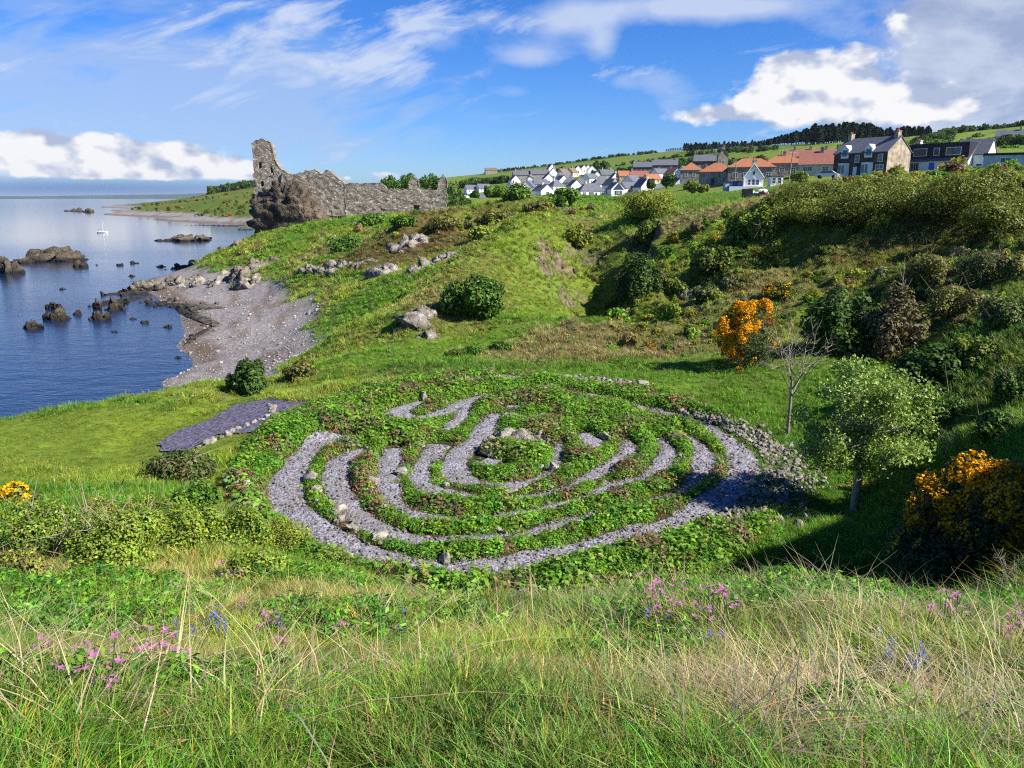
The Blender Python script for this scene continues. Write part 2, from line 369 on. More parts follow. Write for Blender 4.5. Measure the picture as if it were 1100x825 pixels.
# village ground and hills
for hh in HOUSES:
    if hh[3] >= 1: c(hh[1], hh[2] + .6, hh[3])
for px, py, Y in ((520,187.5,800),(560,183,1000),(600,178,1000),(640,172,1000),(700,165.5,980),(740,161,900),(800,158,760),(830,156.5,680),(900,153.5,640),(960,152,620),(1000,149,600),(1050,144,560),(1100,136,520),(1200,125,500),(1400,115,480),
                  (560,188,700),(640,181,750),(700,174,750),(760,166,600),(830,162,480),(900,163,400),(960,165,330),(1000,163,330),(1050,158,330),(1100,150,320),(1200,145,320),
                  (500,200,560),(480,212,300),(540,206,500),(490,190,900),(440,196,700),(420,198,900),(540,212,300),(1100,186,110),(1000,193,100),(920,197,110),(1200,175,120),(1400,165,120),(1400,140,300)): c(px, py, Y)
for px in (404, 425, 450, 472): c(px, 204.5, 330)
for px, Y, z in ((400,1500,30),(520,1500,38),(640,1600,50),(760,1500,50),(880,1200,45),(1000,1100,48),(1100,1000,48),(1300,1000,50),(500,2500,30),(800,2500,40),(1100,2500,40),(1400,2500,40),(340,1600,22)): cz(px, Y, z)

CP = np.array(CP)
def tcoords(x, y):
    ye = np.maximum(np.asarray(y, float) + 3.0, 0.3)
    return np.clip(np.asarray(x, float) / ye, -1.3, 1.3), np.log(ye)
_tx, _ty = tcoords(CP[:, 0], CP[:, 1])
_n = len(CP)
_d = np.sqrt((_tx[:, None] - _tx) ** 2 + (_ty[:, None] - _ty) ** 2)
# height is stored as slope seen from the eye so that far points do not swamp near ones
_w = (CP[:, 2] - H) / np.exp(_ty)
_A = np.zeros((_n + 3, _n + 3)); _A[:_n, :_n] = -np.sqrt(_d**2 + .02**2) + np.eye(_n) * .006
_A[:_n, _n] = 1; _A[:_n, _n+1] = _tx; _A[:_n, _n+2] = _ty; _A[_n:, :_n] = _A[:_n, _n:].T
_sol = np.linalg.solve(_A, np.concatenate([_w, [0, 0, 0]]))
def tps(x, y):
    a, b = tcoords(x, y); sh = a.shape; a = a.ravel(); b = b.ravel(); out = np.empty_like(a)
    for i in range(0, len(a), 20000):
        aa, bb = a[i:i+20000], b[i:i+20000]
        K = -np.sqrt((aa[:, None] - _tx) ** 2 + (bb[:, None] - _ty) ** 2 + .02**2)
        out[i:i+20000] = K @ _sol[:_n] + _sol[_n] + _sol[_n+1] * aa + _sol[_n+2] * bb
    return (H + out * np.exp(b)).reshape(sh)

NR, NC, LY0, LY1, TM = 560, 430, math.log(4.2), math.log(3200.0), 1.08
_ly = np.linspace(LY0, LY1, NR); _tt = np.linspace(-TM, TM, NC)
GY, GT = np.meshgrid(np.exp(_ly), _tt, indexing='ij')
GXw, GYw = GT * GY, GY - 8.0
GZ = tps(GXw, GYw)
_tl = GXw / (GYw + 3)
GZ = np.where((_tl < -.47) & (GYw > 150) & ~((GYw > 560) & (GYw < 1150) & (_tl > -.52)), np.minimum(GZ, -3), GZ)
GZ = np.where((_tl < -.33) & (GYw > 1300), np.minimum(GZ, -5), GZ)
# the labyrinth floor is nearly level
def lab_r(x, y):      # 0 centre .. 1 rim
    return np.sqrt(((x + .15) / 7.4) ** 2 + ((y - 23.3) / 8.3) ** 2)
_lr = lab_r(GXw, GYw)
_flat = 1 - sstep(.98, 1.25, _lr)
GZ = GZ * (1 - _flat) + (5.0 + (GYw - 15) * .031) * _flat
# roughness of the land
_amp = np.clip(.0075 * np.maximum(GYw, 0), .05, .9) * (1 - .93 * _flat)
_land = sstep(-.5, 1.5, GZ)
_ft = sstep(3, 6, GZ - 0)
_d1 = fbm(GXw * .45, GYw * .45, oct=3, seed=3) - .5
_d2 = fbm(GXw * .09, GYw * .09, oct=4, seed=5) - .5
_near = 1 - sstep(40, 130, GYw)
_rug = sstep(.03, .09, GXw / (GYw + 3)) * sstep(34, 44, GYw) * (1 - sstep(58, 70, GYw)); _rd = 1 - 2 * np.abs(fbm(GXw * .16, GYw * .16, oct=4, seed=8) - .5)
_beach = (1 - sstep(1.6, 3.2, GZ)) * sstep(-.55, -.2, -GXw / (GYw + 3))
GZ = GZ + _land * (1 - .75 * _beach) * ((1 - sstep(9, 15, GYw)) * sstep(1.5, 4, GYw + 2) * (fbm(GXw * 1.1, GYw * 1.1, oct=3, seed=12) - .5) * .30 + _rug * (_rd - .8) * 3.0 + _d1 * (.32 * _near + .1) * (1 - .93 * _flat) + _d2 * _amp * 1.7 * (1 - _near * .2))
# dark cleft in the hillside: the rise above the path falls away sheer to seaward
def cleft(x, y):
    xl = (652 - CX) / 820 * 60 + (y - 60) * .17     # the foot of the cliff
    x = x + (fbm(x * .35, y * .55, oct=3, seed=15) - .5) * 3.4; y = y + (fbm(x * .3 + 9, y * .3, oct=3, seed=16) - .5) * 5
    return np.exp(-((y - 61) / 7.5) ** 4) * sstep(3.4, 2.9, x - xl) * sstep(-5.5, -1.0, x - xl)
GZ = GZ - cleft(GXw, GYw) * 3.6

def ground(x, y):
    x = np.asarray(x, float); y = np.asarray(y, float)
    Yp = np.maximum(y + 8.0, 4.21)
    r = np.clip((np.log(Yp) - LY0) / (LY1 - LY0) * (NR - 1), 0, NR - 1.001)
    cc = np.clip((x / Yp + TM) / (2 * TM) * (NC - 1), 0, NC - 1.001)
    i = r.astype(int); j = cc.astype(int); fr = r - i; fc = cc - j
    return (GZ[i, j] * (1-fr) * (1-fc) + GZ[i+1, j] * fr * (1-fc) + GZ[i, j+1] * (1-fr) * fc + GZ[i+1, j+1] * fr * fc)

_ys = np.exp(np.linspace(math.log(1.2), math.log(2500), 2600))
def hit(px, py, zmin=-9e9):
    """first point of the land (or the water) along the sight line"""
    dx, dy, dz = ray(float(px), float(py))
    z = H + _ys * dz / dy; x = _ys * dx / dy
    g = np.maximum(ground(x, _ys), 0.0)
    k = np.nonzero(z <= g)[0]
    if len(k) == 0: k = [len(_ys) - 1]
    k = max(int(k[0]), 1)
    a, b = z[k-1] - g[k-1], g[k] - z[k]
    t = a / (a + b) if (a + b) > 1e-9 else 1
    Y = _ys[k-1] + t * (_ys[k] - _ys[k-1])
    return float(Y * dx / dy), float(Y), float(np.maximum(ground(Y * dx / dy, Y), 0))
def gz(x, y): return float(ground(x, y))

# grass ridges and the brown knoll on the castle slope
def ridge(pts, h, w, jag=.5):
    global GZ
    q = np.array([hit(a, b)[:2] for a, b in pts]); d = np.r_[0, np.cumsum(np.hypot(*np.diff(q, axis=0).T))]; s_ = np.linspace(0, d[-1], 60)
    q = np.stack([np.interp(s_, d, q[:, k]) for k in (0, 1)], 1); tap = np.sin(np.linspace(.25, math.pi - .12, 60)) ** .6
    lo, hi = q.min(0) - 3 * w, q.max(0) + 3 * w
    m = (GXw > lo[0]) & (GXw < hi[0]) & (GYw > lo[1]) & (GYw < hi[1]); x, y = GXw[m], GYw[m]
    dd = np.hypot(x[:, None] - q[:, 0], y[:, None] - q[:, 1]); k = dd.argmin(1); dm = dd.min(1) * (1 + jag * (fbm(x * .4, y * .4, oct=3, seed=18) - .5) * 2)
    add = np.zeros_like(GZ); add[m] = h * tap[k] * np.exp(-(dm / w) ** 2) * (.75 + .5 * fbm(x * .3, y * .3, oct=2, seed=19)); GZ = GZ + add
ridge([(462,345),(490,315),(520,290),(555,266),(600,240)], 2.0, 3.0)
ridge([(420,275),(445,262),(478,252),(500,243)], 2.4, 4.0)
ridge([(336,272),(360,268),(392,262)], 1.2, 3.0)
ridge([(540,345),(600,366),(660,372),(730,366)], .9, 2.2)
ridge([(470,250),(520,238),(580,226)], 1.6, 6.0)
# ------------------------------------------------------------------ ground cover colours (albedo of what grows there)
BRIGHT = (.115, .245, .018); LIME = (.215, .30, .030); DEEP = (.05, .145, .016); OLIVE = (.14, .165, .026)
BROWN = (.17, .115, .045); STRAW = (.30, .26, .10); SHORT = (.165, .235, .022); SAND = (.36, .32, .30); WRACK = (.12, .075, .03); SHINGLE = (.29, .265, .26)
# px, py, half-width m, half-depth m, colour, weight
_PATCH = [
 (90,470,9,6,SHORT,.95),(30,500,6,5,SHORT,.9),(250,480,6,4,SHORT,.8),(215,510,5,3,LIME,.6),
 (450,300,9,8,BRIGHT,.8),(400,330,8,8,BRIGHT,.8),(420,370,9,6,LIME,.6),(560,380,14,5,BRIGHT,.8),(640,345,9,5,BRIGHT,.9),(560,400,14,3,DEEP,.5),
 (330,260,9,9,LIME,.7),(300,268,8,6,BRIGHT,.6),(360,238,14,8,BRIGHT,.7),(430,235,12,8,BRIGHT,.8),(440,262,9,6,BROWN,.6),(350,268,6,4,STRAW,.5),
 (470,262,9,7,BROWN,.6),(545,268,5,5,BROWN,.55),(500,305,3.5,5,STRAW,.6),(575,250,7,7,BROWN,.5),(530,235,18,10,OLIVE,.7),(510,245,12,8,BROWN,.6),(480,300,4,9,STRAW,.55),(520,280,8,8,LIME,.7),(560,262,8,7,BROWN,.5),(590,290,7,7,BRIGHT,.7),(590,250,10,9,LIME,.7),
 (610,230,15,10,LIME,.7),(660,218,14,14,BRIGHT,.7),(750,210,22,30,BRIGHT,.9),(790,219,10,5,STRAW,.8),(740,222,9,5,BRIGHT,.5),
 (700,300,6,5,OLIVE,.6),(660,370,7,3.5,STRAW,.75),(600,372,6,3,STRAW,.4),(740,370,5,3,STRAW,.5),(760,345,6,4,OLIVE,.6),(790,280,8,6,OLIVE,.6),(760,260,7,6,LIME,.5),(850,300,9,7,STRAW,.5),(930,275,8,5,STRAW,.65),(880,260,8,5,LIME,.5),
 (1000,270,9,6,OLIVE,.75),(1060,300,8,8,OLIVE,.7),(1080,260,8,7,OLIVE,.8),(1000,400,5,6,DEEP,.7),(1050,430,6,6,OLIVE,.6),(1000,330,6,6,BRIGHT,.45),
 (850,410,7,4,BRIGHT,.7),(900,440,5,5,BRIGHT,.9),(870,560,6,3,BRIGHT,.9),(960,520,5,4,BRIGHT,.7),(720,400,9,3,BRIGHT,.8),
 (600,640,6,3,BRIGHT,.6),(820,640,4,2,DEEP,.6),
 (350,690,2.6,1.6,LIME,.7),(150,640,4,2,LIME,.5),(560,720,1.4,.9,DEEP,.6),(800,760,1.2,.6,STRAW,.5),(480,770,.6,.5,STRAW,.5),(100,800,1.5,.8,BRIGHT,.7),(300,790,1,.6,BRIGHT,.7),(900,700,2,1,LIME,.6),
 (60,630,3,2,STRAW,.4),(380,650,3,1.5,STRAW,.4),(30,720,1.5,.8,BROWN,.3),
]
_PW = []
for (a, b, rx, ry, col_, w_) in _PATCH:
    X_, Y_, Z_ = hit(a, b); _PW.append((X_, Y_, rx, ry, np.array(col_), w_))

def cover(x, y, z):
    """albedo (N,3) of the plants or shingle on the land"""
    x = np.asarray(x, float); y = np.asarray(y, float); sh = x.shape
    n1 = fbm(x * .12, y * .12, oct=4, seed=21); n2 = fbm(x * .7, y * .7, oct=3, seed=33); n3 = fbm(x * .03, y * .03, oct=3, seed=55)
    def C(a): return np.array(a)
    k = sstep(.38, .62, n1)[..., None]
    c0 = C(BRIGHT) * (1 - k) + C(LIME) * k
    k = (sstep(.56, .72, n2) * .55)[..., None]; c0 = c0 * (1 - k) + C(DEEP) * k
    k = (sstep(.5, .7, fbm(x * .33 + 90, y * .33, oct=4, seed=78)) * .4 * sstep(14, 40, y))[..., None]; c0 = c0 * (1 - k) + C((.26, .25, .06)) * k
    k = (sstep(.58, .72, fbm(x * .21 + 50, y * .21, oct=4, seed=79)) * .35 * sstep(30, 60, y))[..., None]; c0 = c0 * (1 - k) + C(BROWN) * k
    k = (sstep(.56, .75, fbm(x * .5 + 40, y * .5, oct=3, seed=77)) * .45 * sstep(20, 45, y))[..., None]; c0 = c0 * (1 - k) + C(STRAW) * k
    # rough hillside right of the valley
    hill = (sstep(8, 20, x - y * .12) * sstep(24, 34, y) * (1 - sstep(70, 100, y)))[..., None] * .55
    c0 = c0 * (1 - hill) + C(OLIVE) * hill
    for (X_, Y_, rx, ry, cc, w_) in _PW:
        d = np.sqrt(((x - X_) / rx) ** 2 + ((y - Y_) / ry) ** 2) + (n2 - .5) * 1.0 + (n1 - .5) * .6
        k = ((1 - sstep(.6, 1.1, d)) * w_)[..., None]
        c0 = c0 * (1 - k) + cc * k
    k = ((1 - sstep(.9, 1.05, lab_r(x, y))) * .9)[..., None]; c0 = c0 * (1 - k) + (C((.07, .10, .03)) * (1 - sstep(.4,.65,n2)[..., None]) + C((.12, .09, .05)) * sstep(.4,.65,n2)[..., None]) * k
    # far fields: a patchwork beyond the village
    far = sstep(500, 620, y) * (x > -40 + 0 * y)
    fx = np.floor((x * .8 + y * .35) / 120 + .3 * np.sin(y / 90)); fy = np.floor((y * .9 - x * .3) / 110)
    fh = _hash(fx.astype(np.int64), fy.astype(np.int64), 0 * fx.astype(np.int64), 5)[..., None]
    fc = np.where(fh < .35, C((.10, .20, .02)), np.where(fh < .7, C((.15, .22, .035)), C((.055, .12, .015))))
    k = (far * .85)[..., None]; c0 = c0 * (1 - k) + fc * k
    hl = (x < -95) & (y > 380)     # headland: yellow-green gorse slopes
    k = (hl * .85)[..., None]
    gr = sstep(.42, .6, fbm(x * .06, y * .03, oct=4, seed=9))[..., None]
    c0 = c0 * (1 - k) + ((1 - gr) * C((.10, .15, .02)) + gr * C((.17, .17, .025))) * k
    pale = hl & (z < 1.6); c0 = np.where(pale[..., None], C((.28, .25, .18)), c0)
    return c0

def beach_w(x, y, z):
    n = fbm(x * .25, y * .25, oct=4, seed=41)
    b = 1 - sstep(2.0, 3.3, z + (n - .5) * 2.2)
    return b * (x < -2) * (y > 34)

# ------------------------------------------------------------------ labyrinth paths (photo points dropped onto the ground) 
# (px, py, width in m)
PATHS = [
 [(378,471,.9),(349,475,1.15),(333,485,1.15),(320,500,1.2),(307,520,1.35),(312,543,1.3),(332,562,1.15),(358,578,1.1),(385,591,1.0),(416,602,1.0),(452,610,1.05),(491,612,1.05),(531,608,1.05),(560,602,1.05),(602,595,1.0),(640,586,1.0),(664,578,1.0),(713,566,1.05),(741,554,1.15),(772,535,1.3),(793,517,1.3),(800,499,1.3),(789,481,1.2),(770,466,.9),(752,456,.8),(728,448,.7),(700,440,.6)],
 [(392,485,.8),(370,493,1.05),(361,511,1.1),(363,529,1.1),(376,548,1.0),(398,564,.9),(422,575,.8),(458,581,.75),(498,581,.7),(528,579,.6),(560,575,.5),(590,567,.6),(617,559,.55),(645,552,.4),(673,546,.4),(701,539,.4),(735,527,.5),(749,512,.8),(756,495,1.1),(751,480,.8),(738,470,.5)],
 [(423,483,1.1),(419,499,1.0),(416,517,.95),(422,535,.75),(434,548,.5),(452,556,.75),(476,559,.6),(505,559,.35),(530,556,.4),(565,551,.5),(600,543,.6),(630,537,.5),(655,524,.7),(690,514,.6),(713,497,1.1),(717,483,.9),(708,472,.5)],
 [(474,479,1.1),(459,493,.9),(452,511,.9),(456,523,.8),(470,530,.8),(490,532,.6),(520,537,.3),(545,539,.35),(563,536,.6),(590,531,.4),(615,522,.4),(634,514,.8),(657,498,.7),(676,484,.9),(672,474,.4)],
 [(530,446,.6),(519,464,1.2),(508,478,.9),(496,487,1.2),(489,504,1.2),(496,515,1.2),(520,521,.4),(556,522,.7),(580,514,.4),(594,503,.5),(602,478,.5)],
 [(627,467,.7),(638,478,1.1),(633,486,.5)],
 [(452,433,.6),(428,445,1.3),(436,452,1.4),(456,451,1.2),(478,443,1.1),(507,431,.9),(530,424,.4),(580,420,.5),(625,424,.5),(668,433,.6),(695,442,.6),(725,450,.4)],
 [(503,434,.7),(495,449,.7),(480,464,.8)],
 [(518,497,1.0),(534,500,1.1)],
 [(541,447,.9),(568,449,.7),(590,447,.4)],
 [(545,438,.5),(585,439,.4)],
]
def resample(P, step):
    P = np.asarray(P, float); d = np.r_[0, np.cumsum(np.hypot(np.diff(P[:, 0]), np.diff(P[:, 1])))]
    n = max(3, int(d[-1] / step)); s = np.linspace(0, d[-1], n)
    # smooth cubic through the points
    out = []
    for k in range(P.shape[1]):
        m = np.gradient(P[:, k], d) if len(d) > 2 else np.full(len(d), (P[-1,k]-P[0,k])/d[-1])
        i = np.clip(np.searchsorted(d, s) - 1, 0, len(d) - 2); h = d[i+1] - d[i]; t = (s - d[i]) / h
        out.append((2*t**3-3*t**2+1)*P[i,k] + (t**3-2*t**2+t)*h*m[i] + (-2*t**3+3*t**2)*P[i+1,k] + (t**3-t**2)*h*m[i+1])
    return np.stack(out, 1)
PATHW = []
for pi_, pl in enumerate(PATHS):
    w = [(*hit(a, b)[:2], ww * (.70 if pi_ == 0 else .69 if a < 560 else .64)) for a, b, ww in pl]
    PATHW.append(resample(w, .22))
_pp = np.concatenate(PATHW)
def path_d(x, y):
    """signed distance to the nearest path's edge (negative on it); only meaningful near the labyrinth"""
    x = np.asarray(x, float).ravel(); y = np.asarray(y, float).ravel(); out = np.full(len(x), 9.0)
    near = np.nonzero(np.hypot(x, y - 23) < 13)[0]
    for i in range(0, len(near), 4000):
        j = near[i:i+4000]
        d = np.hypot(x[j][:, None] - _pp[:, 0], y[j][:, None] - _pp[:, 1]) - _pp[:, 2] * .5
        out[j] = d.min(1)
    return out
TERR = [(172,483),(170,477),(181,467),(195,458),(220,448.5),(250,440.5),(288,434.5),(320,430.5),(344,428),(341,431),(318,440),(301,446.5),(309,455),(317,463),(300,466),(262,470),(235,475),(212,483),(205,487)]
TERRW = np.array([hit(a, b)[:2] for a, b in TERR])
def in_poly(x, y, P):
    x = np.asarray(x).ravel(); y = np.asarray(y).ravel(); r = np.zeros(len(x), bool); n = len(P)
    for i in range(n):
        x0, y0 = P[i]; x1, y1 = P[(i+1) % n]
        k = ((y0 > y) != (y1 > y)) & (x < (x1 - x0) * (y - y0) / (y1 - y0 + 1e-12) + x0)
        r ^= k
    return r

# flatten the ground under the slate terrace
_near_t = (np.abs(GXw - TERRW[:, 0].mean()) < 8) & (np.abs(GYw - TERRW[:, 1].mean()) < 10)
_m = in_poly(GXw, GYw, TERRW).reshape(GXw.shape); _ed = resample(np.r_[TERRW, TERRW[:1]], .2)
_gi = np.nonzero(_near_t.ravel())[0]; _dd = np.hypot(GXw.ravel()[_gi][:, None] - _ed[:, 0], GYw.ravel()[_gi][:, None] - _ed[:, 1]).min(1)
_dt = np.full(GXw.size, 9.0); _dt[_gi] = _dd; _dt = _dt.reshape(GXw.shape); _fw = np.where(_m, 1.0, 1 - sstep(.7, 2.0, _dt)); _m = _m | (_dt < .3)
_k, _, _, _ = np.linalg.lstsq(np.c_[GXw[_m], GYw[_m], np.ones(_m.sum())], GZ[_m], rcond=None)
GZ = GZ * (1 - _fw) + (_k[0] * GXw + _k[1] * GYw + _k[2]) * _fw

# ------------------------------------------------------------------ ground sheet
def grid_faces(nr, nc):
    i = np.arange(nr * nc).reshape(nr, nc)
    return np.stack([i[:-1,:-1], i[:-1,1:], i[1:,1:], i[1:,:-1]], -1).reshape(-1, 4)
_tint = cover(GXw, GYw, GZ)
_shk = np.clip(1 - np.linalg.norm(_tint - np.array(SHORT), axis=-1) / .09, 0, 1)
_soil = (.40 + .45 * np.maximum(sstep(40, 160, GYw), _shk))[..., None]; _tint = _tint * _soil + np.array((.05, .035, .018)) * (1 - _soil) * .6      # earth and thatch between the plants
_bw = beach_w(GXw, GYw, GZ)[..., None]
_sh = fbm(GXw * .6, GYw * .6, oct=4, seed=91)[..., None]
_bc = np.array(SHINGLE) * (.82 + .36 * _sh)
_wr = ((1 - sstep(.35, 1.0, np.abs(GZ[..., None] - .30 - (_sh - .5) * .5) * 2.6)) * (GYw > 60)[..., None] * .9)
_wr = np.maximum(_wr * .8, sstep(.56, .70, fbm(GXw * .9 + GYw * .25, GYw * .16, oct=4, seed=93)[..., None]) * .5 * (GYw > 40)[..., None])
_bc = _bc * (1 - _wr) + np.array(WRACK) * _wr
_wet = (1 - sstep(.0, .28, GZ))[..., None] * .8
_bc = _bc * (1 - _wet) + np.array((.19, .17, .155)) * _wet
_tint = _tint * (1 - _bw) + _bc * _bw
m_ground, nt, b = new_mat('ground_soil_and_turf')
at_ = nt.nodes.new('ShaderNodeAttribute'); at_.attribute_name = 'tint'
pos = gpos(nt)
n1 = noise_n(nt, pos, 2.2, 6, .65); n2 = noise_n(nt, pos, 14, 4, .6); n3 = noise_n(nt, pos, .35, 5, .6)
colr = mixc(nt, n1.step(.25, .75), mixc(nt, 1.0, S(nt, at_.outputs[0]), (.45, .45, .45), 'MULTIPLY'), mixc(nt, 1.0, S(nt, at_.outputs[0]), (1.15, 1.12, 1.1), 'MULTIPLY'))
colr = mixc(nt, n2.step(.45, .8) * .35, colr, mixc(nt, 1.0, S(nt, at_.outputs[0]), (.5, .5, .5), 'MULTIPLY'))
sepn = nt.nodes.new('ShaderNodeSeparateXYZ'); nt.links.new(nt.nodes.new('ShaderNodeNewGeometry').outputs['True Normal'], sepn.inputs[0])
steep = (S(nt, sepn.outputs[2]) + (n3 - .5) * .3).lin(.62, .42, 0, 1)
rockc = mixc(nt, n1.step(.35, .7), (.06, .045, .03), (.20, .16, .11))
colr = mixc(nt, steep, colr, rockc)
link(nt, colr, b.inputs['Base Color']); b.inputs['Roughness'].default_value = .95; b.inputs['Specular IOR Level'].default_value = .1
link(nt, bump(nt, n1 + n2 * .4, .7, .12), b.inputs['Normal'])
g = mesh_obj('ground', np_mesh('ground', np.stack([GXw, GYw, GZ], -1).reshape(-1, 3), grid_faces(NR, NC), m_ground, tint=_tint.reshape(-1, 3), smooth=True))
tag(g, 'grassy coastal slope falling from the hillside to valley floor and shingle beach', 'ground', kind='structure')

# ------------------------------------------------------------------ sea
def sea_sheet():
    ly = np.linspace(math.log(10), math.log(60000), 160); t = np.linspace(-3.5, 1.2, 60)
    yy, tt = np.meshgrid(np.exp(ly), t, indexing='ij')
    return np.stack([tt * yy, yy - 8, 0 * yy], -1).reshape(-1, 3), grid_faces(160, 60)
m_sea, nt, b = new_mat('sea_water')
pos = gpos(nt)
mp = nt.nodes.new('ShaderNodeMapping'); link(nt, pos, mp.inputs[0]); mp.inputs['Scale'].default_value = (.55, 1.0, 1); mp.inputs['Rotation'].default_value = (0, 0, .35)
w1 = noise_n(nt, S(nt, mp.outputs[0]), .55, 5, .6); w2 = noise_n(nt, S(nt, mp.outputs[0]), 2.4, 4, .6)
mp2 = nt.nodes.new('ShaderNodeMapping'); link(nt, pos, mp2.inputs[0]); mp2.inputs['Scale'].default_value = (.25, 1.6, 1)
slick = noise_n(nt, S(nt, mp2.outputs[0]), .012, 4, .55)
sy_ = nt.nodes.new('ShaderNodeSeparateXYZ'); link(nt, pos, sy_.inputs[0])
hgt = (w1 * .8 + w2 * .25) * slick.lin(.4, .62, .45, 1.0) * S(nt, sy_.outputs[1]).lin(50, 260, 1.0, .05)
b.inputs['Base Color'].default_value = (.006, .018, .05, 1); b.inputs['Roughness'].default_value = .09; b.inputs['IOR'].default_value = 1.33; b.inputs['Specular IOR Level'].default_value = .5
link(nt, bump(nt, hgt, .55, .35), b.inputs['Normal'])
v_, f_ = sea_sheet()
tag(mesh_obj('sea', np_mesh('sea', v_, f_, m_sea, smooth=True)), 'calm blue sea reaching the horizon', 'sea', kind='structure')

# far coast across the firth
mb = MB(); pts = []
m_coast = plain_mat('far_coast_land', (.045, .08, .055), .95, .2, .002)
xs = np.linspace(-9500, -1500, 90); hz_ = 20 + 55 * fbm(xs * .0008, 0 * xs, oct=4, seed=4) + 60 * np.exp(-((xs + 4700) / 900) ** 2)
hz_ *= sstep(-1500, -3200, xs)
V = []
for yo, k in ((11500, 0.0), (11900, .55), (12500, 1.0), (13300, .5), (14000, 0)):
    for x_, h_ in zip(xs, hz_): V.append((x_, yo, h_ * k - 2))
tag(mesh_obj('far_coast', np_mesh('far_coast', np.array(V), grid_faces(5, 90), m_coast, smooth=True)), 'low blue hills across the sea at the horizon', 'hills', kind='structure')

# ------------------------------------------------------------------ gravel paths and slate terrace
m_path, nt, b = new_mat('slate_gravel')
pos = gpos(nt)
vc = voro(nt, pos, 17, 'F1', 'Color'); vd = voro(nt, pos, 17, 'F1', 'Distance')
sv = nt.nodes.new('ShaderNodeSeparateColor'); link(nt, vc, sv.inputs[0])
cc = mixc(nt, S(nt, sv.outputs[0]), (.105, .10, .118), (.33, .312, .35))
cc = mixc(nt, noise_n(nt, pos, 1.1, 6, .65).step(.42, .68) * .7, cc, (.15, .145, .115))
link(nt, cc, b.inputs['Base Color']); b.inputs['Roughness'].default_value = .8
link(nt, bump(nt, vd, .8, .03), b.inputs['Normal'])
def ribbon(name, P, lift=.035, jit=.16):
    d = np.gradient(P[:, :2], axis=0); d /= np.linalg.norm(d, axis=1)[:, None] + 1e-9
    nrm = np.stack([-d[:, 1], d[:, 0]], 1); V = []
    J = [fbm(P[:, 0] * 2.2 + k * 9, P[:, 1] * 2.2, oct=2, seed=k) - .5 for k in (1, 2)]
    for i in range(len(P)):
        for u in np.linspace(-1, 1, 7):
            o = u * P[i, 2] * .5 + (J[0] if u < 0 else J[1])[i] * jit * 2 * abs(u)
            x_, y_ = P[i, :2] + nrm[i] * o
            V.append((x_, y_, gz(x_, y_) + lift - .03 * u * u))
    return np.array(V), grid_faces(len(P), 7)
allv, allf, n0 = [], [], 0
for P in PATHW:
    v_, f_ = ribbon('p', P); v_[:, 2] += .004 * len(allv) ; allv.append(v_); allf.append(f_ + n0); n0 += len(v_)
tag(mesh_obj('labyrinth_path', np_mesh('labyrinth_path', np.concatenate(allv), np.concatenate(allf), m_path, smooth=True)), 'purple grey slate gravel path winding through the labyrinth', 'path', kind='structure')

m_slate, nt, b = new_mat('purple_slate_chips')
pos = gpos(nt)
vc = voro(nt, pos, 9, 'F1', 'Color'); vd = voro(nt, pos, 9, 'F1', 'Distance'); sv = nt.nodes.new('ShaderNodeSeparateColor'); link(nt, vc, sv.inputs[0])
cc = mixc(nt, S(nt, sv.outputs[0]), (.045, .04, .062), (.16, .142, .195)); cc = mixc(nt, noise_n(nt, pos, 1.0, 4).step(.55, .8) * .4, cc, (.16, .14, .10))
link(nt, cc, b.inputs['Base Color']); link(nt, bump(nt, vd, .8, .05), b.inputs['Normal'])
import bmesh
bm = bmesh.new()
P = np.concatenate([np.linspace(TERRW[i], TERRW[(i+1) % len(TERRW)], max(2, int(np.linalg.norm(TERRW[(i+1) % len(TERRW)] - TERRW[i]) / .3)), endpoint=False) for i in range(len(TERRW))]); P = P + np.stack([fbm(P[:, 0] * 3, P[:, 1] * 3, oct=2, seed=k_) - .5 for k_ in (1, 2)], 1) * .22
vs = [bm.verts.new((x_, y_, 0)) for x_, y_ in P]
bm.faces.new(vs); bmesh.ops.triangulate(bm, faces=bm.faces[:])
for v in bm.verts: v.co.z = gz(v.co.x, v.co.y) + .05
me = bpy.data.meshes.new('slate_terrace'); bm.to_mesh(me); bm.free(); me.materials.append(m_slate)
tag(mesh_obj('slate_terrace_path', me), 'dark purple slate patch on the short turf left of the labyrinth', 'path', kind='structure')
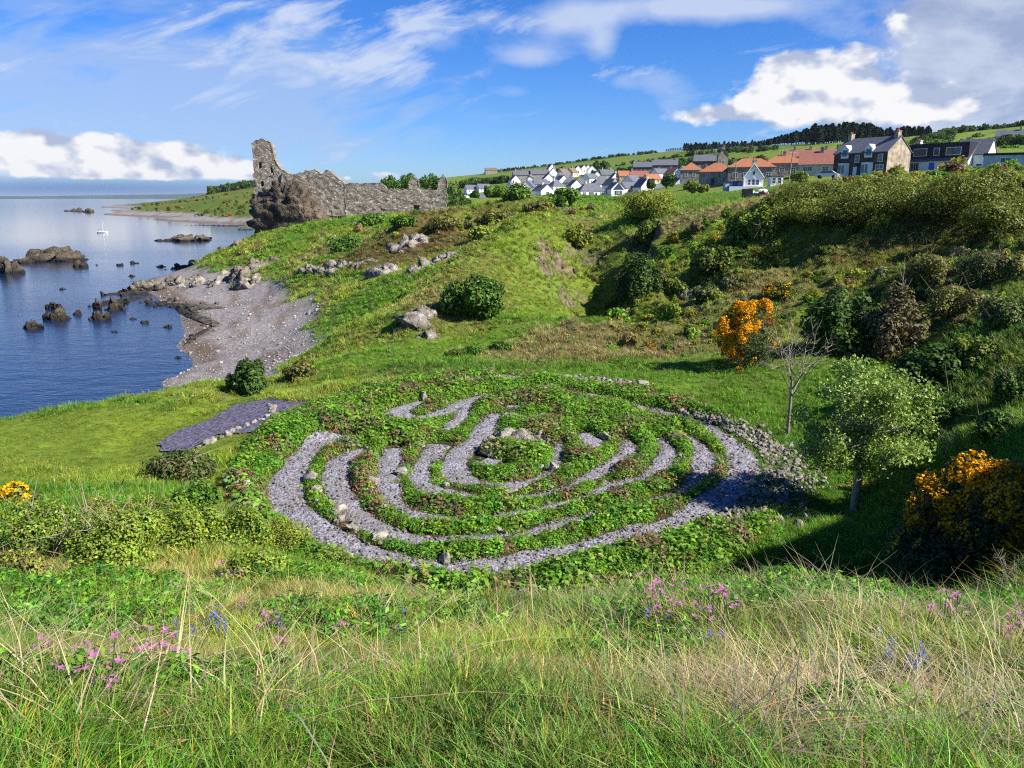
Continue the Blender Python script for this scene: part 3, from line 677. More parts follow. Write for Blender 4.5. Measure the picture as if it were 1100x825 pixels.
# ------------------------------------------------------------------ scattered ground cover (stuff)
def scatter(name, P, rot, scl, tint, idx, protos, m, label, cat):
    me = bpy.data.meshes.new(name)
    me.vertices.add(len(P)); me.vertices.foreach_set('co', np.asarray(P, np.float32).ravel())
    def A(nm, ty, data, key):
        a = me.attributes.new(nm, ty, 'POINT'); a.data.foreach_set(key, np.ascontiguousarray(data).ravel())
    A('rot', 'FLOAT_VECTOR', rot.astype(np.float32), 'vector'); A('scl', 'FLOAT', scl.astype(np.float32), 'value')
    t = np.ones((len(P), 4), np.float32); t[:, :3] = tint
    A('tint', 'FLOAT_COLOR', t, 'color'); A('idx', 'INT', idx.astype(np.int32), 'value')
    pc = bpy.data.collections.new(name + '_kinds')
    for k, pm in enumerate(protos):
        pm.materials.clear(); pm.materials.append(m)
        pc.objects.link(bpy.data.objects.new(name + '_piece', pm))
    o = mesh_obj(name, me)
    ng = bpy.data.node_groups.new(name + '_scatter', 'GeometryNodeTree')
    ng.interface.new_socket('Geometry', in_out='INPUT', socket_type='NodeSocketGeometry')
    ng.interface.new_socket('Geometry', in_out='OUTPUT', socket_type='NodeSocketGeometry')
    N = ng.nodes; L = ng.links
    gi = N.new('NodeGroupInput'); go = N.new('NodeGroupOutput'); ip = N.new('GeometryNodeInstanceOnPoints'); ci = N.new('GeometryNodeCollectionInfo')
    ci.inputs['Collection'].default_value = pc; ci.inputs['Separate Children'].default_value = True; ci.inputs['Reset Children'].default_value = True
    def NA(nm, ty):
        n = N.new('GeometryNodeInputNamedAttribute'); n.data_type = ty; n.inputs['Name'].default_value = nm
        return [s for s in n.outputs if s.enabled and s.name == 'Attribute'][0]
    er = N.new('FunctionNodeEulerToRotation')
    L.new(gi.outputs[0], ip.inputs['Points']); L.new(ci.outputs[0], ip.inputs['Instance'])
    ip.inputs['Pick Instance'].default_value = True
    L.new(NA('idx', 'INT'), ip.inputs['Instance Index']); L.new(NA('rot', 'FLOAT_VECTOR'), er.inputs[0]); L.new(er.outputs[0], ip.inputs['Rotation'])
    L.new(NA('scl', 'FLOAT'), ip.inputs['Scale']); L.new(ip.outputs[0], go.inputs[0])
    md = o.modifiers.new('scatter', 'NODES'); md.node_group = ng
    return tag(o, label, cat, kind='stuff')

def blades(seed, n, rad, h, w, lean, segs=3, hv=.35, droop=.5):
    r = np.random.default_rng(seed); V, Fq = [], []
    for i in range(n):
        a, q = r.uniform(0, 6.283), rad * math.sqrt(r.uniform())
        bx, by = q * math.cos(a), q * math.sin(a)
        la = a + r.normal(0, .9); l = lean * r.uniform(.3, 1.3); hh = h * r.uniform(1 - hv, 1 + hv); ww = w * r.uniform(.7, 1.3)
        fx, fy = math.cos(la), math.sin(la); px_, py_ = -fy, fx; tw = r.uniform(-.6, .6)
        px_, py_ = px_ * math.cos(tw) - py_ * math.sin(tw), px_ * math.sin(tw) + py_ * math.cos(tw)
        n0 = len(V)
        for s in range(segs + 1):
            t = s / segs; out = hh * l * t ** (1 + droop); z = hh * (t - .35 * l * t ** 2.2) - .02
            hw = ww * .5 * (1 - t ** 1.6 * .92)
            V += [(bx + fx * out - px_ * hw, by + fy * out - py_ * hw, z), (bx + fx * out + px_ * hw, by + fy * out + py_ * hw, z)]
        for s in range(segs): k = n0 + 2 * s; Fq.append((k, k + 1, k + 3, k + 2))
    r2 = np.random.default_rng(seed + 1)
    dead = r2.uniform(size=n) < .16; dk = np.where(dead[:, None], np.array([[1.9, 1.15, 1.5]]), 1.0)
    t = np.repeat(r2.uniform(.7, 1.35, (n, 1)) * dk, 2 * (segs + 1), 0) * np.array([1, 1, 1.0]); t = t * np.repeat(1 + r2.normal(0, .10, (n, 3)), 2 * (segs + 1), 0)
    return np_mesh('grass_blades', np.array(V), np.array(Fq), tint=np.clip(t, .3, 3.2))

def leafy(seed, n, rad, h, leaf, dome=True, upright=.4, asp=.55, stalk=False):
    """a low clump of broad leaves"""
    r = np.random.default_rng(seed)
    a = r.uniform(0, 6.283, n); q = rad * np.sqrt(r.uniform(0, 1, n))
    z = h * (np.sqrt(np.clip(1 - (q / rad) ** 2, 0, 1)) if dome else 1) * r.uniform(.35, 1.0, n)
    C = np.stack([q * np.cos(a), q * np.sin(a), z], 1)
    nrm = np.stack([np.cos(a) * upright, np.sin(a) * upright, np.ones(n)], 1) + r.normal(0, .45, (n, 3))
    return leaf_cards(C, nrm, leaf * r.uniform(.6, 1.35, n), asp, r, (.8, 1.25))

def leaf_cards(C, nrm, size, asp, r, tv=(.75, 1.25), tint=None, name='leaves'):
    n = len(C); nrm = nrm / (np.linalg.norm(nrm, axis=1)[:, None] + 1e-9)
    up = r.normal(0, 1, (n, 3)); u = np.cross(nrm, up); u /= np.linalg.norm(u, axis=1)[:, None] + 1e-9; v = np.cross(nrm, u)
    s = size[:, None]; bend = nrm * s * .18
    V = np.stack([C - u * s, C - v * s * asp + bend, C + u * s, C + v * s * asp + bend], 1).reshape(-1, 3)
    Fq = np.arange(4 * n).reshape(n, 4)
    t = np.repeat(r.uniform(*tv, (n, 1)) * (1 + r.normal(0, .07, (n, 3))), 4, 0)
    if tint is not None: t = t * np.repeat(tint, 4, 0)
    return np_mesh(name, V, Fq, tint=np.clip(t, 0, 2))

def samp(N, ylo, yhi, pxlo=-160, pxhi=1260):
    Y = np.exp(rng.uniform(math.log(ylo + 4), math.log(yhi + 4), N)) - 4
    t = (rng.uniform(pxlo, pxhi, N) - CX) / 790.0
    x = t * (Y + .25); return x, Y
def keep_land(x, y, z, lab=True):
    k = (beach_w(x, y, z) < .45) & (z > .5) & ~in_poly(x, y, TERRW)
    pd = path_d(x, y); k &= pd > .06
    if lab: k &= lab_r(x, y) > 1.02
    return k
def tilt(n, s=.18): return np.stack([rng.normal(0, s, n), rng.normal(0, s, n), rng.uniform(0, 6.283, n)], 1)
def hue(t, s=.16, dry=.06):
    n = len(t); t = t * 1.3 * rng.uniform(1 - s * 1.6, 1 + s * 1.6, (n, 1)) * (1 + rng.normal(0, s * .5, (n, 3)))
    k = rng.uniform(size=n) < dry
    t[k] = np.array(STRAW) * rng.uniform(.7, 1.2, (k.sum(), 1))
    return np.clip(t, .004, .8)
m_grass = leaf_mat('grass_leaf', True, .45, rough=.5, spec=.3)

# foreground meadow grass
x, y = samp(92000, .9, 13.5, -420, 1620); z = ground(x, y); k = keep_land(x, y, z); x, y, z = x[k], y[k], z[k]
cv = cover(x, y, z); n = len(x)
big = fbm(x * .9, y * .9, oct=3, seed=61); cl_ = fbm(x * 2.6, y * 2.6, oct=2, seed=62); kk = rng.uniform(size=n) < .25 + 2.2 * sstep(.3, .62, cl_); x, y, z, cv, big, cl_ = x[kk], y[kk], z[kk], cv[kk], big[kk], cl_[kk]; n = len(x); cv = cv * (.7 + .6 * cl_)[:, None]
scl = rng.uniform(.6, 1.15, n) * (.5 + .8 * big) * np.clip(.5 + y * .075, .55, 1.0)
kind_ = rng.integers(0, 6, n)
scatter('meadow_grass', np.stack([x, y, z], 1), tilt(n, .2), scl, hue(cv * np.array([.98, .90, 1.05]), .30, .09), kind_,
        [blades(100 + i, 20, .08, .145, .0095, 1.0) for i in range(4)] + [blades(110 + i, 13, .07, .20, .0085, 1.3) for i in range(2)], m_grass,
        'long green meadow grass covering the near bank', 'grass')
# dry stalks lying through the meadow
x, y = samp(13000, 1.7, 12, -400, 1550); z = ground(x, y); dn = fbm(x * .8 + 7, y * .8, oct=3, seed=63)
k = keep_land(x, y, z) & (dn > .49 + .13 * rng.uniform(size=len(x)) - .08 * (x > .1 * y)); x, y, z = x[k], y[k], z[k]; n = len(x)
scatter('dry_grass', np.stack([x, y, z], 1), tilt(n, .3), rng.uniform(.6, 1.2, n) * np.where(rng.uniform(size=n) < .06, 1.5, 1), np.array((.50, .42, .24)) * rng.uniform(.55, 1.3, (n, 1)), rng.integers(0, 4, n),
        [blades(130 + i, 9, .10, .17, .0042, 1.9, 4, .5) for i in range(4)], m_grass, 'straw coloured dry stalks bent over the near bank', 'dry grass')
# broad leaved herbs in the meadow
x, y = samp(32000, 2.2, 17, -400, 1550); z = ground(x, y); dn = fbm(x * .55 + 3, y * .55, oct=3, seed=65)
k = keep_land(x, y, z) & (dn > .47); x, y, z = x[k], y[k], z[k]; n = len(x)
hc = np.where(rng.uniform(size=(n, 1)) < .6, np.array([(.13, .27, .02)]), np.array([(.055, .17, .016)]))
scatter('broad_leaved_herbs', np.stack([x, y, z], 1), tilt(n, .15), rng.uniform(.55, 1.1, n) * np.clip(.6 + y * .06, .7, 1.15), hue(hc, .22, 0), rng.integers(0, 4, n),
        [leafy(140 + i, 38, .12, .23, .028, True, .8, .36) for i in range(4)], m_grass, 'patches of low broad leaved herbs among the near grass', 'herbs')
# turf of the hollow, the verge and the lower slopes
x, y = samp(95000, 9.5, 50, -300, 1500); z = ground(x, y); k = keep_land(x, y, z); x, y, z = x[k], y[k], z[k]; n = len(x)
cv = cover(x, y, z); sh_ = np.clip(1 - np.linalg.norm(cv - np.array(SHORT), axis=1) / .07, 0, 1)
big = fbm(x * .5, y * .5, oct=3, seed=67)
scatter('turf_grass', np.stack([x, y, z], 1), tilt(n, .2), (.45 + .95 * big) * rng.uniform(.7, 1.3, n) * (1 - .72 * sh_), hue(cv, .2, .03), rng.integers(0, 5, n),
        [blades(150 + i, 26, .17, .24, .017, .8, 2) for i in range(4)] + [leafy(158, 40, .2, .16, .045)], m_grass, 'thick green turf round the labyrinth and on the lower slopes', 'grass')
# rough grass of the far slopes
x, y = samp(80000, 44, 240); z = ground(x, y); k = keep_land(x, y, z); x, y, z = x[k], y[k], z[k]; n = len(x)
cv = cover(x, y, z); big = fbm(x * .22, y * .22, oct=3, seed=69)
scatter('rough_grass', np.stack([x, y, z], 1), tilt(n, .2), (.35 + .9 * big) * rng.uniform(.6, 1.3, n) * np.clip(y / 70, .6, 1.8) * .8 * np.where((y > 74) & (x > .2 * y) & (x < .42 * y), .3, 1.0), hue(cv, .24, .05), rng.integers(0, 5, n),
        [blades(170 + i, 30, .34, .42, .045, .8, 2) for i in range(3)] + [leafy(178 + i, 60, .42, .34, .085) for i in range(2)], m_grass, 'rough grass and bracken on the slopes towards castle and village', 'grass')
RIMS = np.concatenate([resample(np.array([hit(a, b)[:2] for a, b in pl]), .3) for pl in ([(500,413),(530,410),(560,408),(600,408),(640,411),(685,418)], [(738,446),(765,453),(790,462),(812,473),(828,486),(838,500),(838,515),(828,532),(805,548),(783,560)], [(528,478),(545,474),(562,473),(580,478)])])
def rub_d(x, y): return np.hypot(x[:, None] - RIMS[:, 0], y[:, None] - RIMS[:, 1]).min(1) - .45
# low plants between the labyrinth paths
th = rng.uniform(0, 6.283, 30000); rr = np.sqrt(rng.uniform(0, 1, 30000)) * 1.1
x = -.15 + rr * 7.4 * np.cos(th); y = 23.3 + rr * 8.3 * np.sin(th); z = ground(x, y); pd = path_d(x, y); edge = rng.normal(.10, .08, len(x))
dens = fbm(x * .8, y * .8, oct=3, seed=71)
k = (pd > edge) & (rub_d(x, y) > .1) & (rng.uniform(size=len(x)) < np.where(rr < 1.0, .72 + .8 * (dens - .4), .5)); x, y, z, pd, rr, dens = x[k], y[k], z[k], pd[k], rr[k], dens[k]; n = len(x)
pc_ = np.where(rng.uniform(size=(n, 1)) < .62, np.array([(.145, .27, .024)]), np.array([(.08, .185, .018)]))
rd = (fbm(x * 1.3, y * 1.3, oct=3, seed=73) > .60 - .05 * (y > 24)) & (rng.uniform(size=n) < .6)
pc_[rd] = np.where(rng.uniform(size=(rd.sum(), 1)) < .5, np.array([(.19, .11, .06)]), np.array([(.17, .17, .08)]))
scatter('labyrinth_plants', np.stack([x, y, z], 1), tilt(n, .2), np.clip(.48 + .95 * sstep(.0, .5, pd), .45, 1.45) * rng.uniform(.65, 1.3, n) * (.6 + .8 * dens), hue(pc_, .22, .02), rng.integers(0, 5, n),
        [leafy(180 + i, 62, .20, .26, .037) for i in range(4)] + [blades(188, 22, .12, .26, .012, .8, 2)], m_grass, 'low leafy plants growing in the beds between the labyrinth paths', 'plants')

# weeds and stray chips that break the edges of the gravel
q = np.concatenate([np.c_[P[:, :2], P[:, 2]] for P in PATHW]); i = rng.integers(0, len(q), 9000); a_ = rng.uniform(0, 6.283, 9000); e_ = q[i, 2] * .5 * rng.uniform(.2, 1.15, 9000) ** .5
x, y = q[i, 0] + e_ * np.cos(a_), q[i, 1] + e_ * np.sin(a_); z = ground(x, y) + .03; pd = path_d(x, y)
k = (rng.uniform(size=9000) < .06 + .5 * sstep(-.16, .02, pd)) & (fbm(x * 1.7, y * 1.7, oct=3, seed=75) > .46); x, y, z = x[k], y[k], z[k]; n = len(x)
scatter('path_weeds', np.stack([x, y, z - .02], 1), tilt(n, .25), rng.uniform(.18, .5, n), hue(np.where(rng.uniform(size=(n, 1)) < .6, np.array([(.12, .20, .025)]), np.array([(.20, .16, .07)])), .25, .1), rng.integers(0, 3, n),
        [leafy(190 + i_, 40, .20, .20, .035) for i_ in range(2)] + [blades(194, 26, .16, .22, .012, 1.0, 2)], m_grass, 'small weeds creeping over the edges of the gravel paths', 'weeds')
# ------------------------------------------------------------------ stones
def ico(sub):
    bm = bmesh.new(); bmesh.ops.create_icosphere(bm, subdivisions=sub, radius=1.0)
    V = np.array([v.co[:] for v in bm.verts]); Fa = np.array([[v.index for v in f.verts] for f in bm.faces]); bm.free(); return V, Fa
ICO = {s: ico(s) for s in (1, 2, 3, 4, 5)}
def rock_verts(seed, sub=3, cuts=12, rough=.12, fq=2.2, depth=(.42, .88)):
    r = np.random.default_rng(seed); V = ICO[sub][0].copy()
    q = np.linalg.qr(r.normal(0, 1, (3, 3)))[0]; V = V @ q; V /= (np.abs(V) ** 3.2).sum(1)[:, None] ** (1 / 3.2); V = V @ q.T
    for i in range(cuts):
        nn = r.normal(0, 1, 3); nn /= np.linalg.norm(nn); dd = r.uniform(*depth)
        V -= np.maximum(0, V @ nn - dd)[:, None] * nn
    o = r.uniform(0, 50, 3)
    k = fbm(V[:, 0] * fq + o[0], V[:, 1] * fq + o[1], V[:, 2] * fq + o[2], 4, seed) - .5
    k2 = np.abs(fbm(V[:, 0] * fq * 2.1 + o[1], V[:, 1] * fq * 2.1 + o[2], V[:, 2] * fq * 2.1 + o[0], 3, seed + 9) - .5) * 2
    return V * (1.06 + 2.6 * rough * k - rough * 1.3 * (1 - sstep(0, .3, k2)))[:, None]
def stone_mat(name, ca, cb, lich=(.5, .48, .42), lw=.3, scale=3.0, crack=.5, bmp=.6, dark_foot=None, dist=.06):
    m, nt, b = new_mat(name); tc = tcoord(nt)
    oi = nt.nodes.new('ShaderNodeObjectInfo')
    n1 = noise_n(nt, tc, scale, 7, .65, .3); n2 = noise_n(nt, tc, scale * 4.3, 5, .6); vd = voro(nt, tc, scale * 2.2, 'DISTANCE_TO_EDGE')
    col = mixc(nt, n1.step(.32, .68), ca, cb)
    col = mixc(nt, n2.step(.55, .68) * lw * 2, col, lich)
    col = mixc(nt, vd.lin(0, .05, crack, 0), col, tuple(c_ * .35 for c_ in ca))
    col = mixc(nt, S(nt, oi.outputs['Random']).lin(0, 1, 0, .45), col, mixc(nt, 1.0, col, (.6, .58, .55), 'MULTIPLY'))
    if dark_foot is not None:      # weed and wet rock along the tide line
        sz = nt.nodes.new('ShaderNodeSeparateXYZ'); link(nt, gpos(nt), sz.inputs[0])
        col = mixc(nt, (S(nt, sz.outputs[2]) + (n1 - .5) * dark_foot).lin(dark_foot * .35, dark_foot, .95, 0), col, (.022, .018, .013))
    link(nt, col, b.inputs['Base Color']); link(nt, bump(nt, n1 + n2 * .5 + vd.min(.1) * 2, bmp, dist), b.inputs['Normal']); b.inputs['Roughness'].default_value = .9
    return m
m_pale = stone_mat('pale_field_stone', (.21, .18, .15), (.40, .36, .31), (.52, .50, .44), .25, 2.0, .2)
m_out = stone_mat('grey_outcrop_rock', (.09, .075, .06), (.33, .295, .25), (.48, .45, .39), .4, .8, .5, .8, dist=.15)
m_shore = stone_mat('shore_rock', (.085, .068, .05), (.27, .235, .18), (.40, .37, .29), .4, .7, .5, .9, 1.1, .2)
m_seark = stone_mat('sea_rock_dark', (.038, .030, .022), (.125, .10, .07), (.22, .20, .12), .35, .5, .5, .9, 1.0, .3)
m_crag = stone_mat('crag_rock', (.035, .026, .018), (.15, .115, .08), (.24, .20, .15), .25, .35, .6, .9, dist=.4)

PEB = [np_mesh('stone', rock_verts(300 + i, 3, 11, .2, 2.4, (.35, .8)) * np.array([1.05, .85, .75]), ICO[3][1], m_pale) for i in range(6)]
m_rub = stone_mat('rubble_stone', (.24, .21, .18), (.47, .43, .37), (.58, .56, .5), .2, 2.0, .2)
a_ = m_rub.node_tree.nodes.new('ShaderNodeAttribute'); a_.attribute_name = 'tint'; a_.attribute_type = 'INSTANCER'
_b = m_rub.node_tree.nodes['Principled BSDF']; _l = _b.inputs['Base Color'].links[0].from_socket
link(m_rub.node_tree, mixc(m_rub.node_tree, 1.0, S(m_rub.node_tree, _l), S(m_rub.node_tree, a_.outputs[0]), 'MULTIPLY'), _b.inputs['Base Color'])
RUB = [([(500,413),(530,410),(560,408),(600,408),(640,411),(685,418)], .6, 1300), ([(738,446),(765,453),(790,462),(812,473),(828,486),(838,500)], .9, 800),
       ([(838,500),(838,515),(828,532),(805,548),(783,560),(755,570)], 1.1, 1250), ([(452,419),(470,415),(488,413)], .4, 160),
       ([(528,478),(545,474),(562,473),(580,478)], .45, 220), ([(262,520),(272,535),(290,556),(330,583)], .3, 160), ([(640,600),(690,592),(740,577)], .25, 140)]
pp, ss = [], []
for pl, wd, cnt in RUB:
    q = resample(np.array([hit(a, b)[:2] for a, b in pl]), .05)
    i = rng.integers(0, len(q), cnt); o = rng.normal(0, wd * .5, (cnt, 2))
    pp.append(q[i] + o); ss.append(rng.gamma(2.2, .019, cnt) * (1 if cnt > 300 else 1.2) + .03)
pp = np.concatenate(pp); ss = np.clip(np.concatenate(ss), .04, .32)
k = path_d(pp[:, 0], pp[:, 1]) > .1; pp, ss = pp[k], ss[k]; n = len(pp)
scatter('rubble', np.c_[pp, ground(pp[:, 0], pp[:, 1]) + ss * .35 + .10 * rng.uniform(size=n)], tilt(n, .5), ss, np.repeat(rng.uniform(.42, 1.0, (n, 1)), 3, 1) * (1 + rng.normal(0, .04, (n, 3))), rng.integers(0, 6, n),
        [np_mesh('rubble_piece', rock_verts(320 + i, 2, 9, .16, 2.2, (.35, .8)) * np.array([1.05, .85, .7]), ICO[2][1]) for i in range(6)], m_rub, 'banks of loose grey rubble round the rim of the labyrinth', 'rubble')
# shingle stones on the beach
x, y = samp(60000, 46, 110, 150, 370); z = ground(x, y); k = (beach_w(x, y, z) > .5) & (z > -.05) & (x < -8); x, y, z = x[k][:7000], y[k][:7000], z[k][:7000]; n = len(x)
ss = np.clip(rng.gamma(1.1, .03, n), .015, .36)
scatter('shingle_stones', np.stack([x, y, z + ss * .15], 1), tilt(n, .4), ss, np.repeat(rng.uniform(.5, 1.25, (n, 1)), 3, 1), rng.integers(0, 6, n),
        [np_mesh('beach_stone', rock_verts(330 + i, 2, 6, .08) * np.array([1, .8, .5]), ICO[2][1]) for i in range(6)], m_rub, 'pale stones strewn over the shingle beach', 'stones')

# edging stones of the labyrinth: things
def stone_at(x, y, s, name, label, cat, group, me=None, sink=.2, rz=None, m=None):
    o = mesh_obj(name, me or PEB[random.randrange(6)], None, (x, y, gz(x, y) + s * (.62 - sink)))
    o.scale = (s * random.uniform(.85, 1.25), s * random.uniform(.8, 1.1), s * random.uniform(.75, 1.1)); o.rotation_euler = (random.uniform(-.3, .3), random.uniform(-.3, .3), random.uniform(0, 6.28) if rz is None else rz)
    return tag(o, label, cat, group)
cnt = 0
for pi, P in enumerate(PATHW[:8]):
    i = 2
    while i < len(P) - 2 and cnt < 150:
        d_ = P[i+1, :2] - P[i-1, :2]; d_ /= np.linalg.norm(d_) + 1e-9; side = random.choice((-1, 1))
        q = P[i, :2] + side * np.array([-d_[1], d_[0]]) * (P[i, 2] * .5 + random.uniform(.14, .3))
        if path_d(q[0:1], q[1:2])[0] > .1:
            stone_at(q[0], q[1], random.uniform(.10, .2), 'edging_stone', 'small pale stone edging a gravel path of the labyrinth', 'stone', 'edging stones along the labyrinth paths'); cnt += 1
        i += random.randrange(3, 9)
for a, b, s, lb in ((268,541,.42,'long flat slab lying at the outer left corner of the labyrinth'),(262,530,.34,'upright pale slab beside the flat corner slab of the labyrinth'),(276,549,.30,'smaller rounded boulder in front of the corner slab'),
                  (335,517,.30,'pale boulder standing in the outermost left bed'),(340,530,.26,'low pale boulder just in front of another in the outermost left bed'),(361,554,.30,'brownish boulder beside the second ring path'),
                  (407,580,.24,'square grey stone between the two front paths'),(681,585,.20,'bright white stone on the front rim of the labyrinth'),(666,590,.19,'grey stone next to the bright white one on the rim'),
                  (691,417,.42,'brown boulder at the far right end of the rubble bank'),(455,430,.34,'pale tall stone inside the loop of the upper left path'),(479,415,.36,'jagged grey stone on the far left rim'),
                  (537,474,.36,'large pale stone at the left of the central heap'),(549,471,.40,'largest upright stone of the central heap'),(560,474,.33,'whitish stone right of centre in the central heap'),(572,478,.26,'last low stone on the right of the central heap'),
                  (528,490,.26,'grey stone in front of the central heap'),(400,520,.24,'round stone in the bed between two left paths'),(433,510,.24,'pale stone between the third and fourth paths'),(594,507,.28,'dark edged stone at the end of an inner path'),
                  (478,606,.22,'grey stone on the front rim beside the gravel path'),(438,618,.24,'low grey stone on the grass before the front path'),(650,472,.24,'grey stone behind the short path on the far right side')):
    x_, y_, _ = hit(a, b); stone_at(x_, y_, s, 'boulder', lb, 'boulder', None)
# pale stone lines on the slate terrace
for pl, lb in (([(288,435),(296,444),(306,455),(316,463)],'across the slate patch'),([(212,482),(235,472),(262,460),(292,447)],'lengthwise through the slate patch')):
    q = resample(np.array([hit(a, b)[:2] for a, b in pl]), .32)
    for x_, y_ in q:
        if random.random() < .85: stone_at(x_ + random.gauss(0, .05), y_ + random.gauss(0, .05), random.uniform(.15, .21), 'edging_stone', 'pale stone in the line ' + lb, 'stone', 'stones laid ' + lb, sink=.3)

# loose slate chips kicked to the path edges
q = np.concatenate([P for P in PATHW]); i = rng.integers(0, len(q), 7000); a_ = rng.uniform(0, 6.283, 7000); e_ = q[i, 2] * .5 * rng.uniform(.3, 1.25, 7000)
x, y = q[i, 0] + e_ * np.cos(a_), q[i, 1] + e_ * np.sin(a_); ss = rng.gamma(2.0, .013, 7000) + .012
scatter('slate_chips', np.stack([x, y, ground(x, y) + .035 + ss * .1], 1), tilt(7000, .5), np.clip(ss, .012, .10), np.array([(.55, .53, .62)]) * rng.uniform(.65, 1.5, (7000, 1)), rng.integers(0, 6, 7000),
        [np_mesh('chip', rock_verts(340 + i_, 1, 5, .1) * np.array([1, .8, .4]), ICO[1][1]) for i_ in range(6)], m_rub, 'loose slate chips scattered along the labyrinth paths', 'gravel')
# ------------------------------------------------------------------ rock outcrops, shore and sea rocks
def layered(V, i):
    V = V.copy(); q = V[:, 2] + .35 * V[:, 0] * (1 if i % 2 else -1); V[:, 2] += .4 * (np.round(q * 3.5) / 3.5 - q); return V
def cluster_mesh(name, seed, L, D, Hh, n, m, sub=3, sink=.3, az=0.0, slope=None):
    """one bedrock outcrop: many angular blocks grown together along a line"""
    r = np.random.default_rng(seed); Vs, Fs, k = [], [], 0
    for i in range(n):
        u = (i + .5) / n * 2 - 1 + r.normal(0, .10); s = Hh * r.uniform(.35, .95) * (1 - .45 * abs(u) ** 2)
        V = layered(rock_verts(seed * 91 + i, sub, 9, .22, 2.4, (.35, .8)), i) * np.array([s * r.uniform(.8, 1.4), s * r.uniform(.7, 1.1), s * r.uniform(.7, 1.15)])
        a = r.uniform(-.7, .7); ca, sa = math.cos(a), math.sin(a); V = V @ np.array([[ca, -sa, 0], [sa, ca, 0], [0, 0, 1]]).T
        lx, lyy = u * L * .5, r.normal(0, D * .38)
        c0, s0 = math.cos(az), math.sin(az)
        ox, oy = lx * c0 - lyy * s0, lx * s0 + lyy * c0
        oz = s * .35 - sink * Hh + (slope(ox, oy) if slope else 0)
        Vs.append(V + np.array([ox, oy, oz])); Fs.append(ICO[sub][1] + k); k += len(V)
    V = rock_verts(seed * 91 + 77, 4, 8, .12) * np.array([L * .55, max(D * .5, Hh * .4), Hh * .45]); c0, s0 = math.cos(az), math.sin(az)
    xx, yy = V[:, 0] * c0 - V[:, 1] * s0, V[:, 0] * s0 + V[:, 1] * c0
    if slope: V[:, 2] += np.array([slope(a_, b_) for a_, b_ in zip(xx, yy)])
    Vs.append(np.stack([xx, yy, V[:, 2] - sink * Hh * .6], 1)); Fs.append(ICO[4][1] + k)
    return np_mesh(name, np.concatenate(Vs), np.concatenate(Fs), m)
def outcrop(p0, p1, h, n, seed, label, m=None, D=1.0, name='rock_outcrop', cat='rock'):
    a = np.array(hit(*p0)); b = np.array(hit(*p1)); c_ = (a + b) / 2; L = np.linalg.norm((b - a)[:2]); az = math.atan2(b[1] - a[1], b[0] - a[0])
    z0 = gz(c_[0], c_[1])
    me = cluster_mesh(name, seed, L, D, h, n, m or m_out, az=az, slope=lambda x, y: max(gz(c_[0] + x, c_[1] + y), 0) - max(z0, 0))
    return tag(mesh_obj(name, me, None, (c_[0], c_[1], max(z0, 0))), label, cat)
outcrop((322,292),(395,280), 1.3, 22, 401, 'long pale rock face low on the castle slope above the beach', D=1.2)
outcrop((398,298),(432,292), 1.7, 14, 402, 'broken grey rock face at the foot of the brown knoll', D=1.2)
outcrop((424,272),(462,258), 1.6, 16, 403, 'upper white rock face near the top of the brown knoll', D=1.6)
outcrop((436,300),(496,268), 1.2, 26, 404, 'narrow wall of pale rock climbing the gully beside the knoll', D=.7)
outcrop((440,342),(462,338), 1.2, 12, 405, 'pale rock showing on the blunt end of the grass ridge', D=1.3)
outcrop((448,360),(466,364), .5, 8, 406, 'small white rock at the foot of the grass ridge', D=.5)
outcrop((716,304),(752,318), .8, 12, 407, 'small pale rock face in the scrub right of the dark cleft', D=.7)
outcrop((370,240),(390,242), .6, 8, 408, 'grey stones breaking the turf below the castle wall', D=1.0)
outcrop((340,252),(362,256), .7, 8, 409, 'weathered stones in the turf below the dark crag', D=1.0)
outcrop((250,302),(292,282), 2.2, 26, 411, 'pale broken rocks at the head of the beach under the castle slope', m_shore, 3.0)
outcrop((205,302),(262,300), 1.5, 22, 412, 'whitish rocks along the upper edge of the shingle', m_out, 2.4)
outcrop((205,283),(242,270), 2.0, 16, 413, 'rounded pale rock headland dipping into the sea beyond the beach', m_shore, 3.0)
outcrop((285,300),(250,312), 1.3, 14, 414, 'loose pale boulders on the shingle below the broken rocks', m_out, 2.0)
outcrop((110,318),(196,300), 1.5, 30, 421, 'long dark weedy reef running from beach into sea', m_shore, 3.5)
outcrop((150,322),(240,330), .7, 26, 422, 'brown weed covered rocks along the water edge', m_shore, 3.0)
outcrop((185,290),(200,286), .8, 8, 423, 'low dark reef just off the pale rock headland', m_seark, 2.0)
outcrop((196,242),(275,241), .7, 30, 424, 'thin dark reef far out below the castle crag', m_seark, 4.0)
outcrop((252,247),(282,247), .8, 12, 425, 'short dark reef beside the crag foot', m_seark, 3.0)
outcrop((192,330),(236,352), .6, 26, 431, 'brown weedy shelf along the middle of the beach edge', m_shore, 1.6)
outcrop((196,372),(226,350), .35, 18, 432, 'low weedy rocks at the foot of the shingle', m_seark, 1.2)
outcrop((96,330),(150,320), .8, 18, 433, 'dark seaward tip of the weedy reef', m_seark, 2.4)
outcrop((160,312),(214,296), 1.0, 20, 434, 'brown rock shelf between reef and pale headland', m_shore, 2.6)
